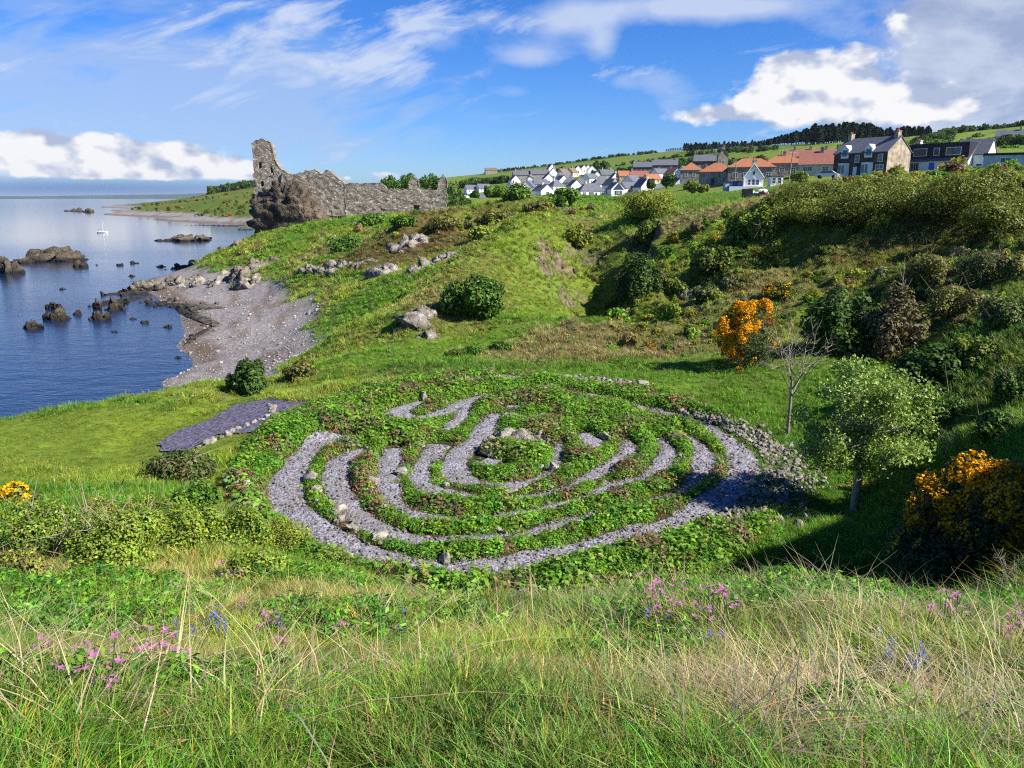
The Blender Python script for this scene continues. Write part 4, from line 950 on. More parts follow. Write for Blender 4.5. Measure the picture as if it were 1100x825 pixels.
# rocks standing in the water: px centre, py waterline, px width, px height
def sea_rock(px, py, w, h, seed, label, sub=4, m=None, flat=1.0, group=None, D=1.0):
    _, dy, dz = ray(px, py); Y = -H * dy / dz; s = Y / 845.0
    x_ = float(at(px, py, Y)[0]); rw, rh = w * s * .5, h * s
    r = np.random.default_rng(seed); nb = 7 if w > 40 else 5 if w > 15 else 3; rh *= .92; rw *= 1.18; Vs, Fs = [], []; sb = 3
    for j in range(nb):
        u = ((j + .5) / nb * 2 - 1) * .62 + r.normal(0, .08); hh = rh * (1 if j == nb // 2 else r.uniform(.35, .95)) * (1 - .3 * u * u)
        V = rock_verts(seed * 37 + j, sb, 9, .2, 2.2, (.35, .8)); V[:, 2] = .55 * V[:, 2] + .45 * np.round(V[:, 2] * 4 + .9 * V[:, 0]) / 4
        V = V / np.abs(V).max(0) * np.array([rw * (.95 / nb + .28), rw * .55 * D, hh]) + np.array([u * rw, r.normal(0, .18) * rw, 0]); Vs.append(V); Fs.append(ICO[sb][1] + j * len(V))
    V = np.concatenate(Vs); Fc = np.concatenate(Fs)
    o = mesh_obj('sea_rock', np_mesh('sea_rock', V, Fc, m or m_seark), None, (x_, Y + rw * .5, -rh * .05))
    o.rotation_euler = (0, 0, r.uniform(-.3, .3))
    return tag(o, label, 'rock', group)
for i, q in enumerate(((52,281,66,18,'largest green topped rock standing offshore'),(22,283,22,8,'low dark shelf joined to the left of the largest offshore rock'),(84,287,18,9,'square flat topped block beside the largest offshore rock'),(78,279,16,9,'brown hump touching the right end of the largest offshore rock'),(4,294,30,25,'dark steep rock cut by the left frame edge'),
     (196,259,48,10,'long sharp ridged rock off the castle point'),(172,259,18,4,'low tail of the sharp ridged rock'),(74,227,12,4,'leftmost of three far dark rocks beyond the boat'),(81,227,12,5,'middle one of three far dark rocks beyond the boat'),(93,228,15,5.5,'biggest of three far dark rocks beyond the boat'),
     (57,344,28,17,'tall layered rock stack in the near bay'),(54,332,18,12,'upper block of the layered rock stack in the near bay'),(31,353,24,11,'smooth black rock left of the layered stack'),(104,344,22,14,'dark rock beside the weedy reef end'),(104,332,12,14,'narrow upright rock behind the dark reef rock'),(123,333,26,15,'rounded brown rock at the seaward end of the reef'),
     (81,338,11,6,'small rock between the stack and the reef'),(121,357,9,3,'flat small rock alone in the near bay'),(154,347,8,4,'one of two small rocks off the beach'),(142,343,8,3.5,'lower one of two small rocks off the beach'),(178,352,10,5,'small dark boulder closest to the beach'),(66,311,8,4.5,'lone small rock midway in the bay'),
     (128,285,9,4,'left of a pair of small rocks behind the reef'),(143,283,8,3.5,'right of a pair of small rocks behind the reef'),(103,285,4,2,'tiny rock left of the small pair behind the reef'),(141,297,7,3.5,'small rock just behind the reef end'),(170,287,12,3,'flat dark rock before the pale headland'),(225,256,4,2,'tiny rock off the sharp ridged rock'),(180,325,16,5,'weedy rock at the inner end of the reef'),(190,385,9,3,'dark wet stone on the waterline of the beach'))):
    sea_rock(q[0], q[1], q[2], q[3], 500 + i, q[4], 4 if q[2] > 15 else 3)
# dark crag under the tower
def crag():
    Y = 134.0
    x_, _, zc_ = (float(v) for v in at(317, 231, Y)); sc = Y / 855
    V = rock_verts(611, 5, 9, .10, 1.3, (.72, .98))
    a = np.arctan2(V[:, 0], V[:, 1]); rid = np.abs(fbm(V[:, 0] * 7.5 + V[:, 2] * 1.3, V[:, 1] * 7, V[:, 2] * .55, 3, 61) - .5) * 2
    V *= (1.03 - .17 * (1 - sstep(0, .16, rid)) + .05 * np.round(fbm(V[:, 0] * 5, V[:, 1] * 5, V[:, 2] * 9, 3, 5) * 6) / 3)[:, None]
    V *= np.array([44 * sc, 19 * sc, 37 * sc])
    V[:, 0] += -V[:, 2] * .06; V[:, 0] *= 1 + .12 * (V[:, 2] < 0)
    o = mesh_obj('rock_crag', np_mesh('rock_crag', V, ICO[5][1], m_crag), None, (x_ - .4, Y + 3.6, zc_ - .8))
    tag(o, 'dark fissured rock crag carrying the castle tower', 'crag')
crag()
# ------------------------------------------------------------------ castle ruin
m_cas, nt, b = new_mat('castle_rubble_masonry'); tc = tcoord(nt)
mp = nt.nodes.new('ShaderNodeMapping'); link(nt, tc, mp.inputs[0]); mp.inputs['Scale'].default_value = (1, 1, 2.1)
vc = voro(nt, S(nt, mp.outputs[0]), 2.9, 'F1', 'Color'); ve = voro(nt, S(nt, mp.outputs[0]), 2.9, 'DISTANCE_TO_EDGE'); sv_ = nt.nodes.new('ShaderNodeSeparateColor'); link(nt, vc, sv_.inputs[0])
n1 = noise_n(nt, tc, .45, 6, .65)
cc = mixc(nt, S(nt, sv_.outputs[0]), (.15, .125, .095), (.37, .32, .25)); cc = mixc(nt, S(nt, sv_.outputs[1]).step(.86, .95), cc, (.5, .46, .4))
cc = mixc(nt, ve.lin(0, .06, .75, 0), cc, (.075, .062, .05)); cc = mixc(nt, n1.step(.5, .72) * .6, cc, (.16, .135, .105))
link(nt, cc, b.inputs['Base Color']); link(nt, bump(nt, ve.min(.12) * 4 + n1, .9, .12), b.inputs['Normal'])
m_casd = plain_mat('castle_hidden_stone', (.035, .028, .024), .95, .2, 2)
CAS = thing('castle_ruin', 'ruined grey stone castle with one tall broken tower and long curtain wall', 'castle', tuple(float(v) for v in at(370, 236, 138.0)))
CASL = np.array(CAS.location)
def ruin(name, X, T, B, y0, thick, seed, dirv=(1, 0), holes=(), step=.16, lab=None, org=None, jag=1.0):
    """a thick rubble wall along dirv: X positions, T tops, B bottoms; noisy faces, broken top, recessed openings"""
    X = np.asarray(X, float); n = max(4, int((X[-1] - X[0]) / step)); xs = np.linspace(X[0], X[-1], n); nz = 64
    top = np.interp(xs, X, T); bot = np.interp(xs, X, B)
    top = top + jag * ((fbm(xs * 1.6, 0 * xs, oct=4, seed=seed) - .5) * .9 + (vnoise(xs * 3.1, 0 * xs, seed=seed + 3) > .72) * .25)
    v = np.linspace(0, 1, nz)[None, :]; Zg = bot[:, None] + (top - bot)[:, None] * v; Xg = np.repeat(xs[:, None], nz, 1)
    f = -thick / 2 + (fbm(Xg * 1.3, Zg * 1.6, oct=5, seed=seed + 1, gain=.6) - .5) * .30
    bk = thick / 2 + (fbm(Xg * .9, Zg * .9, oct=4, seed=seed + 2) - .5) * .7
    for (hx, hz, hw, hh) in holes:
        k = (np.abs(Xg - hx) < hw * .5) & (np.abs(Zg - hz) < hh * .5); f = np.where(k, np.minimum(bk - .15, f + thick * .75), f)
    ed = sstep(0, .25, xs - xs[0]) * sstep(0, .25, xs[-1] - xs)
    Xf = Xg + (fbm(0 * Xg + 3, Zg * 1.2, oct=3, seed=seed + 7) - .5) * .8 * (1 - ed[:, None])
    def P(off):
        ox, oy = (CASL[0], CASL[1]) if org is None else org
        px_ = Xf * dirv[0] - off * dirv[1]; py_ = Xf * dirv[1] + off * dirv[0]
        return np.stack([px_, py_ + y0, Zg], -1) - CASL
    Fr, Bk = P(f), P(bk); V = np.concatenate([Fr.reshape(-1, 3), Bk.reshape(-1, 3)]); N = n * nz; I = np.arange(N).reshape(n, nz)
    q = grid_faces(n, nz); fs = [q[:, ::-1] if False else q, (q + N)[:, ::-1]]
    t = np.stack([I[:-1, -1], I[1:, -1], I[1:, -1] + N, I[:-1, -1] + N], 1)
    s0 = np.stack([I[0, :-1], I[0, 1:], I[0, 1:] + N, I[0, :-1] + N], 1); s1 = np.stack([I[-1, :-1], I[-1, :-1] + N, I[-1, 1:] + N, I[-1, 1:]], 1)
    o = mesh_obj(name, np_mesh(name, V, np.concatenate(fs + [t, s0, s1]), m_cas), CAS)
    if lab: o['label'] = lab
    return o
def PX(L, Y): return [float(at(a, b, Y)[0]) for a, b in L], [float(at(a, b, Y)[2]) for a, b in L]
TY = 138.0
x_, z_ = PX([(271.5,155),(276,153),(281,150),(289,151),(292.5,153.5),(294.5,164),(297,173),(303,183),(309,187)], TY)
xb = x_[0]
ruin('tower_wall', x_, z_, [float(at(0,222,TY)[2])] * len(x_), TY, 2.0, 701, holes=[(x_[0]+1.2, z_[0]-3.6, .32, .9), (x_[0]+3.2, z_[0]-4.4, .4, .7), (x_[0]+2.9, z_[0]-8.6, .45, .7), (x_[0]+1.4, z_[0]-6.6, .3, .7)], lab='tall broken tower wall with small dark window slits')
zt = z_[0]
ruin('tower_side_wall', [0, 1.6, 3.0, 4.6, 6.0], [zt+.3, zt-.4, zt-1.6, zt-4, zt-6.5], [float(at(0,226,TY)[2])] * 5, TY + .9, 1.5, 711, dirv=(.16, .987)).location.x += float(xb + .75)
x_, z_ = PX([(305,186),(314,188),(322,187),(324,185),(340,184),(344,186),(353,184.5),(361,188),(366,194),(371,198)], TY)
ruin('rubble_wall', x_, z_, [float(at(0,232,TY)[2])] * len(x_), TY + .2, 3.0, 721, lab='ragged lump of ruined masonry above the crag')
x_, z_ = PX([(366,198),(385,197.5),(402,196.5),(413,199),(417,203.5),(440,203),(460,203.5),(480,203.5)], TY)
ruin('curtain_wall', x_, z_, [float(at(0,240,TY)[2])] * len(x_), TY, 1.5, 731, jag=.45, holes=[(float(at(448,226,TY)[0]), float(at(448,227,TY)[2]), .75, 1.9)], lab='long curtain wall with one small dark doorway')
for (a, b2, tp, sd_) in ((438.5,449.5,190.5,741),(470,480,189.5,751)):
    x_, z_ = PX([(a,197),(a+3,tp+1),(b2-3,tp),(b2-.5,tp+3)], TY)
    ruin('wall_stub', x_, z_, [float(at(0,206,TY)[2])] * 4, TY + .1, 1.3, sd_)
# ------------------------------------------------------------------ houses
def wall_mat(name, col, rough=.9, var=.12): return plain_mat(name, col, rough, var, 1.2, .15)
M = dict(white=wall_mat('white_render', (.82, .81, .79), .9, .04), cream=wall_mat('cream_render', (.52, .46, .36)), stone=wall_mat('grey_stone', (.27, .245, .22), .9, .3),
         tan=wall_mat('tan_stone', (.34, .28, .20), .9, .3), dark=wall_mat('dark_stone', (.11, .095, .085), .9, .3), paleblue=wall_mat('pale_blue_render', (.42, .48, .56)), darkstone=wall_mat('dark_brown_stone', (.085, .062, .05), .9, .35),
         frame=plain_mat('white_paint', (.78, .78, .77), .5, .03), navy=plain_mat('navy_boards', (.03, .045, .10), .6, .1), bluedoor=plain_mat('blue_paint', (.05, .16, .50), .5, .05), black=plain_mat('black_cladding', (.022, .022, .026), .6, .2),
         wood=plain_mat('weathered_wood', (.25, .20, .14), .9, .25), darkwood=plain_mat('dark_wood', (.06, .04, .03), .8, .3), pole=plain_mat('pole_wood', (.30, .24, .17), .9, .2), brown=plain_mat('bark', (.16, .12, .085), .95, .3, 9))
def roof_mat(name, ca, cb):
    m, nt, b = new_mat(name); tc = tcoord(nt)
    mp = nt.nodes.new('ShaderNodeMapping'); link(nt, tc, mp.inputs[0])
    br = nt.nodes.new('ShaderNodeTexBrick'); link(nt, S(nt, mp.outputs[0]), br.inputs['Vector'])
    br.inputs['Scale'].default_value = 1.0; br.inputs['Brick Width'].default_value = .4; br.inputs['Row Height'].default_value = .32; br.inputs['Mortar Size'].default_value = .012
    br.inputs['Color1'].default_value = (*ca, 1); br.inputs['Color2'].default_value = (*cb, 1); br.inputs['Mortar'].default_value = (*[c_ * .5 for c_ in ca], 1)
    n = noise_n(nt, tc, .7, 5, .65)
    link(nt, mixc(nt, n.step(.4, .75) * .5, S(nt, br.outputs['Color']), tuple(c_ * .65 for c_ in ca)), b.inputs['Base Color']); b.inputs['Roughness'].default_value = .7
    return m
RM = dict(slate=roof_mat('slate_roof', (.10, .105, .125), (.15, .155, .18)), orange=roof_mat('orange_tile_roof', (.38, .145, .07), (.31, .12, .06)), redbrown=roof_mat('dull_red_tile_roof', (.30, .12, .085), (.24, .10, .075)), brown=roof_mat('brown_tile_roof', (.20, .14, .11), (.16, .115, .09)))
m_glass, nt, b = new_mat('window_glass'); b.inputs['Base Color'].default_value = (.03, .045, .065, 1); b.inputs['Roughness'].default_value = .08; b.inputs['Specular IOR Level'].default_value = .6
def window(root, cx, z, w, h, face, off, frame=True, mt=None):
    """face: 'f' front (-y) or 'g' end (-x) or 'e' end (+x); off = plane distance"""
    def B(mb, a0, a1, z0, z1, d0, d1):
        if face == 'f': mb.box(a0, a1, -off - d1, -off - d0, z0, z1)
        elif face == 'g': mb.box(-off - d1, -off - d0, a0, a1, z0, z1)
        else: mb.box(off + d0, off + d1, a0, a1, z0, z1)
    t = .09; f = MB()
    B(f, cx - w/2 - t, cx - w/2, z - t, z + h + t, -.05, .07); B(f, cx + w/2, cx + w/2 + t, z - t, z + h + t, -.05, .07)
    B(f, cx - w/2, cx + w/2, z - t, z, -.05, .09); B(f, cx - w/2, cx + w/2, z + h, z + h + t, -.05, .07)
    if w > .9: B(f, cx - .035, cx + .035, z, z + h, -.05, .06)
    if w > 1.8:
        for u in (-.25, .25): B(f, cx + u*w - .03, cx + u*w + .03, z, z + h, -.05, .06)
    if h > 1.0 and w <= 1.8: B(f, cx - w/2, cx + w/2, z + h*.5 - .03, z + h*.5 + .03, -.05, .055)
    o = f.build('window', mt or M['frame'], root)
    p = MB(); B(p, cx - w/2, cx + w/2, z, z + h, -.04, .03); p.build('pane', m_glass, o)
    return o
def door(root, cx, h, face, off, m, w=.95):
    d = MB()
    if face == 'f': d.box(cx - w/2, cx + w/2, -off - .06, -off + .1, 0, h)
    else: d.box(-off - .06, -off + .1, cx - w/2, cx + w/2, 0, h)
    return d.build('door', m, root)
def house(label, px, py, Y, W_, D, hw, hr, yaw, wall, roof, kind, op):
    x_, y_, z_ = (float(v) for v in at(px, py, Y))
    root = thing('garden_shed' if 'shed' in label and 'outb' not in label else 'garage' if 'garage' in label else 'barn' if 'barn' in label else 'house', label, 'shed' if 'shed' in label else 'garage' if 'garage' in label else 'barn' if 'barn' in label else 'house', (x_, y_, z_), R(yaw), 'buildings of the hillside village')
    w2, d2 = W_ / 2, D / 2; wm = M[wall]; b0 = -3.0
    mb = MB()
    if kind == 'gable':
        mb.poly([(-w2,-d2,b0),(w2,-d2,b0),(w2,d2,b0),(-w2,d2,b0),(-w2,-d2,hw),(w2,-d2,hw),(w2,d2,hw),(-w2,d2,hw),(-w2,0,hr-.12),(w2,0,hr-.12)],
                [(0,3,2,1),(0,1,5,4),(2,3,7,6),(1,2,6,9,5),(3,0,4,8,7),(4,5,9,8),(6,7,8,9)])
    else: mb.box(-w2, w2, -d2, d2, b0, hw)
    mb.build('wall', wm, root)
    rb = MB(); ov = .3; t = .16
    if kind == 'gable':
        sl = (hr - hw) / d2; ye = d2 + ov; ze = hw - ov * sl
        for s in (-1, 1):
            pts = [(-w2-ov*.6, s*ye, ze), (w2+ov*.6, s*ye, ze), (w2+ov*.6, 0, hr), (-w2-ov*.6, 0, hr)]
            pts += [(p[0], p[1], p[2] + t) for p in pts]
            q = [(0,3,2,1),(4,5,6,7),(0,1,5,4),(1,2,6,5),(2,3,7,6),(3,0,4,7)]
            rb.poly(pts, q if s < 0 else [tuple(reversed(f_)) for f_ in q])
    elif kind == 'hip':
        a, bb = w2 + ov, d2 + ov; r = max(.2, w2 - d2 * .95)
        rb.poly([(-a,-bb,hw-.15),(a,-bb,hw-.15),(a,bb,hw-.15),(-a,bb,hw-.15),(-a,-bb,hw),(a,-bb,hw),(a,bb,hw),(-a,bb,hw),(-r,0,hr),(r,0,hr)],
                [(0,3,2,1),(0,1,5,4),(1,2,6,5),(2,3,7,6),(3,0,4,7),(4,5,9,8),(5,6,9),(6,7,8,9),(7,4,8)])
    else: rb.box(-w2-.15, w2+.15, -d2-.15, d2+.15, hw-.02, hr)
    ro = rb.build('roof', RM[roof] if kind != 'flat' else M['black'], root)
    for u in op.get('ch', []):
        cxx = -w2 + .45 + u * (W_ - .9); ridge = hr if kind == 'gable' else hr - max(0, abs(cxx) - max(.2, w2 - d2 * .95)) / max(.1, d2) * (hr - hw)
        cb = MB().box(cxx-.42, cxx+.42, -.55, .55, ridge-1.0, ridge+1.0); cb.box(cxx-.5, cxx+.5, -.63, .63, ridge+1.0, ridge+1.14)
        co_ = cb.build('chimney', M['tan'] if wall not in ('white',) else M['cream'], ro)
        for v in (-.28, .28): MB().tube([(cxx, v, ridge+1.1), (cxx, v, ridge+1.55)], [.13, .11], 7).build('chimney_pot', RM['orange'], ro)
    if 'f' not in op and kind != 'flat':
        nw = 2 if W_ < 9 else 3
        for i in range(nw):
            cx = -w2 + W_ * (i + .5) / nw; window(root, cx, .9, 1.2, 1.2, 'f', d2)
    for (cx, z, w, h) in op.get('f', []):
        if h >= 1.9 and w < 1.2: door(root, cx, h, 'f', d2, M['navy'])
        else: window(root, cx, z, w, h, 'f', d2)
    for (cx, z, w, h) in op.get('g', [(0, .9, 1.2, 1.2)] if kind == 'gable' else []):
        window(root, cx, z, w, h, 'g', w2)
    if op.get('navy'):
        p = MB().poly([(-w2-.10, -d2*.8, hw-.4), (-w2-.10, d2*.8, hw-.4), (-w2-.10, 0, hr-.55), (-w2+.05, -d2*.8, hw-.4), (-w2+.05, d2*.8, hw-.4), (-w2+.05, 0, hr-.55)], [(0,1,2),(3,5,4),(0,3,4,1),(1,4,5,2),(2,5,3,0)]); p.build('gable_boards', M['navy'], root)
        window(root, 0, .3, 3.6, 2.0, 'g', w2 + .02)
    if op.get('ornate'):
        p = MB()
        for s in (-1, 1): p.tube([(-w2-.32, s*(d2+.25), hw-.25), (-w2-.32, 0, hr+.28)], [.11, .11], 4)
        p.tube([(-w2-.32, 0, hr), (-w2-.32, 0, hr+.9)], [.08, .03], 5); p.build('bargeboard', M['frame'], root)
        q = MB().box(-w2-1.6, -w2-.02, -d2-.6, d2+3.2, -2.5, .55); q.build('terrace_wall', M['white'], root)
    if op.get('bluedoor'): door(root, -.1, 1.85, 'f', d2, M['bluedoor'], 1.1)
    if op.get('stonehouse'):
        for cx in (-3.6, 1.9):
            bay = MB(); bay.poly([(cx-1.3,-d2+.05,0),(cx-.8,-d2-.9,0),(cx+.8,-d2-.9,0),(cx+1.3,-d2+.05,0),(cx-1.3,-d2+.05,2.9),(cx-.8,-d2-.9,2.9),(cx+.8,-d2-.9,2.9),(cx+1.3,-d2+.05,2.9)], [(0,3,2,1),(4,5,6,7),(0,1,5,4),(1,2,6,5),(2,3,7,6),(3,0,4,7)])
            bo = bay.build('bay_window', M['frame'], root)
            g_ = MB()
            for u in (-.4, .4): g_.box(cx+u-.3, cx+u+.3, -d2-.93, -d2-.85, .8, 2.5)
            g_.build('pane', m_glass, bo)
            dm = MB(); dm.poly([(cx-.9,-d2-.08,hw-1.1),(cx+.9,-d2-.08,hw-1.1),(cx+.9,-d2-.08,hw+.75),(cx,-d2-.08,hw+1.6),(cx-.9,-d2-.08,hw+.75),(cx-.9,-d2+2.4,hw-1.1),(cx+.9,-d2+2.4,hw-1.1),(cx+.9,-d2+2.4,hw+.75),(cx,-d2+2.4,hw+1.6),(cx-.9,-d2+2.4,hw+.75)],
                               [(0,1,2,3,4),(9,8,7,6,5),(0,5,6,1),(1,6,7,2),(2,7,8,3),(3,8,9,4),(4,9,5,0)]); do_ = dm.build('dormer', M['frame'], root)
            g_ = MB().box(cx-.55, cx+.55, -d2-.13, -d2-.06, hw-.7, hw+.6); g_.build('pane', m_glass, do_)
        for cx in (-.6, 4.7): window(root, cx, 3.0, .9, 1.4, 'f', d2)
        for cx in (-.9, .2): door(root, cx, 2.1, 'f', d2, M['frame'] if cx < 0 else M['navy'], .9)
        window(root, 4.7, .8, 1.6, 1.5, 'f', d2)
        e = MB().poly([(w2+.03,-d2,-2.9),(w2+.03,d2,-2.9),(w2+.03,d2,hw),(w2+.03,0,hr-.14),(w2+.03,-d2,hw),(w2-.1,-d2,-2.9),(w2-.1,d2,-2.9),(w2-.1,d2,hw),(w2-.1,0,hr-.14),(w2-.1,-d2,hw)], [(0,1,2,3,4),(9,8,7,6,5),(0,5,6,1),(1,6,7,2),(2,7,8,3),(3,8,9,4),(4,9,5,0)])
        e.build('end_wall', M['tan'], root)['label'] = 'sand coloured end gable'
    if op.get('dormer'):
        p = MB().box(-w2+1.0, w2-.2, -d2+.3, 0, hw+.15, hr+.15); dd_ = p.build('dormer', M['black'], root)
        for cx, w in ((-3.4, 2.6), (.0, 1.0), (3.4, 2.8)):
            q = MB().box(cx-w/2-.12, cx+w/2+.12, -d2+.18, -d2+.32, hw+.9, hw+2.5); q.build('window_frame', M['frame'], dd_)
            q = MB().box(cx-w/2, cx+w/2, -d2+.13, -d2+.2, hw+1.02, hw+2.38); q.build('pane', m_glass, dd_)
        for cx, w in ((-4.4, 2.2), (2.6, 1.8), (5.0, 1.4)): window(root, cx, .4, w, 1.7, 'f', d2)
        door(root, -.6, 2.1, 'f', d2, M['bluedoor'], 1.1)
    return root
# drop the default front windows of special houses
for hh in HOUSES:
    op = hh[12]
    if (op.get('stonehouse') or op.get('dormer')): op.setdefault('f', [])
    if op.get('stonehouse') or op.get('dormer') : op.setdefault('g', [])
    hh = list(hh)
    if hh[3] >= 330 and hh[9] in ('white', 'cream', 'paleblue'): hh[8] += (27 if hh[8] >= 50 else 12) + random.uniform(-11, 11)     # gables turned to the light, as in the photo
    house(*hh[:12], op)

# ------------------------------------------------------------------ small things of village and shore
def car(px, py, Y, yaw, col, label, van=False):
    x_, y_, _ = (float(v) for v in at(px, py, Y)); z_ = float(at(px, py, Y)[2])
    root = thing('parked_car', label, 'car', (x_, y_, z_), R(yaw))
    pm = plain_mat('car_paint', col, .3, .03, 1, 0, .6)
    prof = [(-2.1,.35),(-2.1,.85),(-1.9,.98),(-1.55,1.02),(-.95,1.5 if not van else 1.8),(1.0,1.5 if not van else 1.85),(1.75,1.0 if not van else 1.8),(2.1,.9),(2.15,.4)]
    def prism(pts, w, name, m):
        n = len(pts); mb = MB(); mb.poly([(a, -w, b) for a, b in pts] + [(a, w, b) for a, b in pts], [tuple(range(n))[::1], tuple(range(2*n-1, n-1, -1))] + [(i, i+n, (i+1) % n + n, (i+1) % n) for i in range(n)])
        return mb.build(name, m, root)
    prism(prof, .85, 'body', pm)
    prism([(-1.4,1.04),(-.9,1.43),(.95,1.43),(1.5,1.04)], .875, 'window', m_glass)
    for cx in (-1.35, 1.35):
        for s in (-1, 1): MB().tube([(cx, s*.72, .33), (cx, s*.9, .33)], [.33, .33], 14).build('wheel', M['black'], root)
    mb = MB()
    for s in (-.6, .6): mb.box(-2.16, -2.08, s-.18, s+.18, .62, .8)
    mb.build('headlight', M['frame'], root)
car(1026, 183.5, 162, -38, (.75, .75, .74), 'white car parked before the house with black dormer', False)
car(888, 191.8, 160, -30, (.62, .63, .65), 'pale grey car at the left end of the dark stone house')
for px, lb in ((1053,'blue wheeled bin left of a second one by the white gable'),(1061,'blue wheeled bin nearest the long flat roofed building')):
    x_, y_, z_ = (float(v) for v in at(px, 184.5, 158)); r_ = thing('wheeled_bin', lb, 'bin', (x_, y_, z_), .3)
    MB().poly([(-.45,-.45,.05),(.45,-.45,.05),(.45,.45,.05),(-.45,.45,.05),(-.6,-.6,1.3),(.6,-.6,1.3),(.6,.6,1.3),(-.6,.6,1.3)], [(0,3,2,1),(4,5,6,7),(0,1,5,4),(1,2,6,5),(2,3,7,6),(3,0,4,7)]).build('body', M['bluedoor'], r_)
    MB().poly([(-.66,-.7,1.3),(.66,-.7,1.3),(.66,.66,1.3),(-.66,.66,1.3),(-.6,-.6,1.42),(.6,-.6,1.42),(.6,.6,1.52),(-.6,.6,1.52)], [(0,3,2,1),(4,5,6,7),(0,1,5,4),(1,2,6,5),(2,3,7,6),(3,0,4,7)]).build('lid', M['navy'], r_)
    for s in (-.5, .5): MB().tube([(s-.06, .5, .12), (s+.06, .5, .12)], [.14, .14], 10).build('wheel', M['black'], r_)
def pole(px, py, Y, h, lean, label):
    x_, y_, z_ = (float(v) for v in at(px, py, Y)); r_ = thing('telegraph_pole', label, 'pole', (x_, y_, z_))
    MB().tube([(0,0,-1), (lean*h, 0, h)], [.17, .12], 8).build('pole', M['pole'], r_)
    MB().box(lean*h*.95-.7, lean*h*.95+.7, -.06, .06, h*.93, h*.93+.1).build('crossarm', M['pole'], r_)
    ins = MB()
    for u in (-.6, -.3, .3, .6): ins.tube([(lean*h*.95+u, 0, h*.93+.1), (lean*h*.95+u, 0, h*.93+.28)], [.05, .05], 6)
    ins.build('insulator', M['frame'], r_)
pole(846, 199, 185, 7.6, .09, 'leaning wooden telegraph pole in front of the orange roofs')
pole(789, 197, 220, 5.5, .02, 'short telegraph pole behind the pale shed on the lawn')
pole(838, 187, 250, 7.4, 0, 'upright telegraph pole on the roofline of the upper orange house')
pole(979, 187, 180, 6, .05, 'thin pole between the dark stone house and black dormer house')
def fence(L, h, label, dark=False, name='post_and_rail_fence'):
    q = resample(np.array([np.array([float(v) for v in at(*p)]) for p in L]), 2.4); r_ = thing(name, label, 'fence', tuple(q[0])); q = q - q[0]
    m_ = M['darkwood'] if dark else M['wood']
    for k, p in enumerate(q):
        MB().box(p[0]-.06, p[0]+.06, p[1]-.06, p[1]+.06, p[2]-1.2, p[2]+h).build('post', m_, r_)
    for zz in (.35, .75, .95):
        mb = MB(); mb.tube([(p[0], p[1]-.09, p[2]+zz*h) for p in q], [.055]*len(q), 4); mb.build('rail', m_, r_)
fence([(1033,189,140),(1050,187.5,140),(1063,186.5,138)], 1.2, 'pale wooden rail fence above the hedge below the white gable')
fence([(838,201,170),(850,201,172),(862,200.5,174)], 1.4, 'dark fence between the white garage and the hillside hedge', True)
fence([(622,214.5,300),(640,214.3,300),(660,213,300),(684,212,305)], 1.6, 'dark garden fence running below the long white bungalow', True)
# wooden picnic table on the cliff-top grass
x_, y_, z_ = hit(665, 217.5); r_ = thing('picnic_table', 'dark wooden picnic table alone on the cliff top grass', 'picnic table', (x_, y_, z_), .25); sc_ = y_ / 845 * 13 / 1.9
for nm, bx in (('tabletop', (-.95,.95,-.4,.4,.70,.76)), ('seat', (-.95,.95,-.85,-.6,.42,.47)), ('seat', (-.95,.95,.6,.85,.42,.47))): MB().box(*bx).build(nm, M['darkwood'], r_)
for s in (-.7, .7):
    for t in (-1, 1): MB().tube([(s, t*.75, -.1), (s, t*.25, .7)], [.06, .06], 4).build('leg', M['darkwood'], r_)
    MB().box(s-.04, s+.04, -.8, .8, .36, .42).build('crossbar', M['darkwood'], r_)
r_.scale = (sc_,) * 3
# the dark cart on the lawn
x_, y_, z_ = hit(811, 213.3); sc_ = y_ / 845
r_ = thing('handcart', 'black slatted cart with white bags and a pink cloth on the lawn edge', 'cart', (x_, y_, z_), -.12)
u = sc_
MB().box(-13*u, -4*u, -.7, .7, .15, 10*u).build('box', M['black'], r_)
MB().box(-4*u, 9*u, -.6, .6, .25, 5.5*u).build('tray', M['black'], r_)
MB().tube([(9*u, 0, 4*u), (13.5*u, 0, 8*u)], [.06, .05], 6).build('handle', M['black'], r_)
for cx in (-9*u, 4*u):
    for s in (-.75, .75): MB().tube([(cx, s-.05, .3), (cx, s+.05, .3)], [.34, .34], 12).build('wheel', M['black'], r_)
bagm = plain_mat('white_sacking', (.62, .61, .57), .9, .1)
for cx, zz, s, m_ in ((-3*u, 6.3*u, .20, bagm), (1.5*u, 5.2*u, .26, bagm), (5.2*u, 7.4*u, .26, bagm), (9.2*u, 7.2*u, .28, bagm), (10.2*u, 2.8*u, .5, plain_mat('pink_cloth', (.45, .12, .22), .9, .15))):
    V = rock_verts(int(cx * 100) + 77, 2, 5, .12) * s * np.array([1.2, 1, .85]); tag(mesh_obj('sack', np_mesh('sack', V, ICO[2][1], m_, smooth=True), r_, (cx, -.1, zz)))
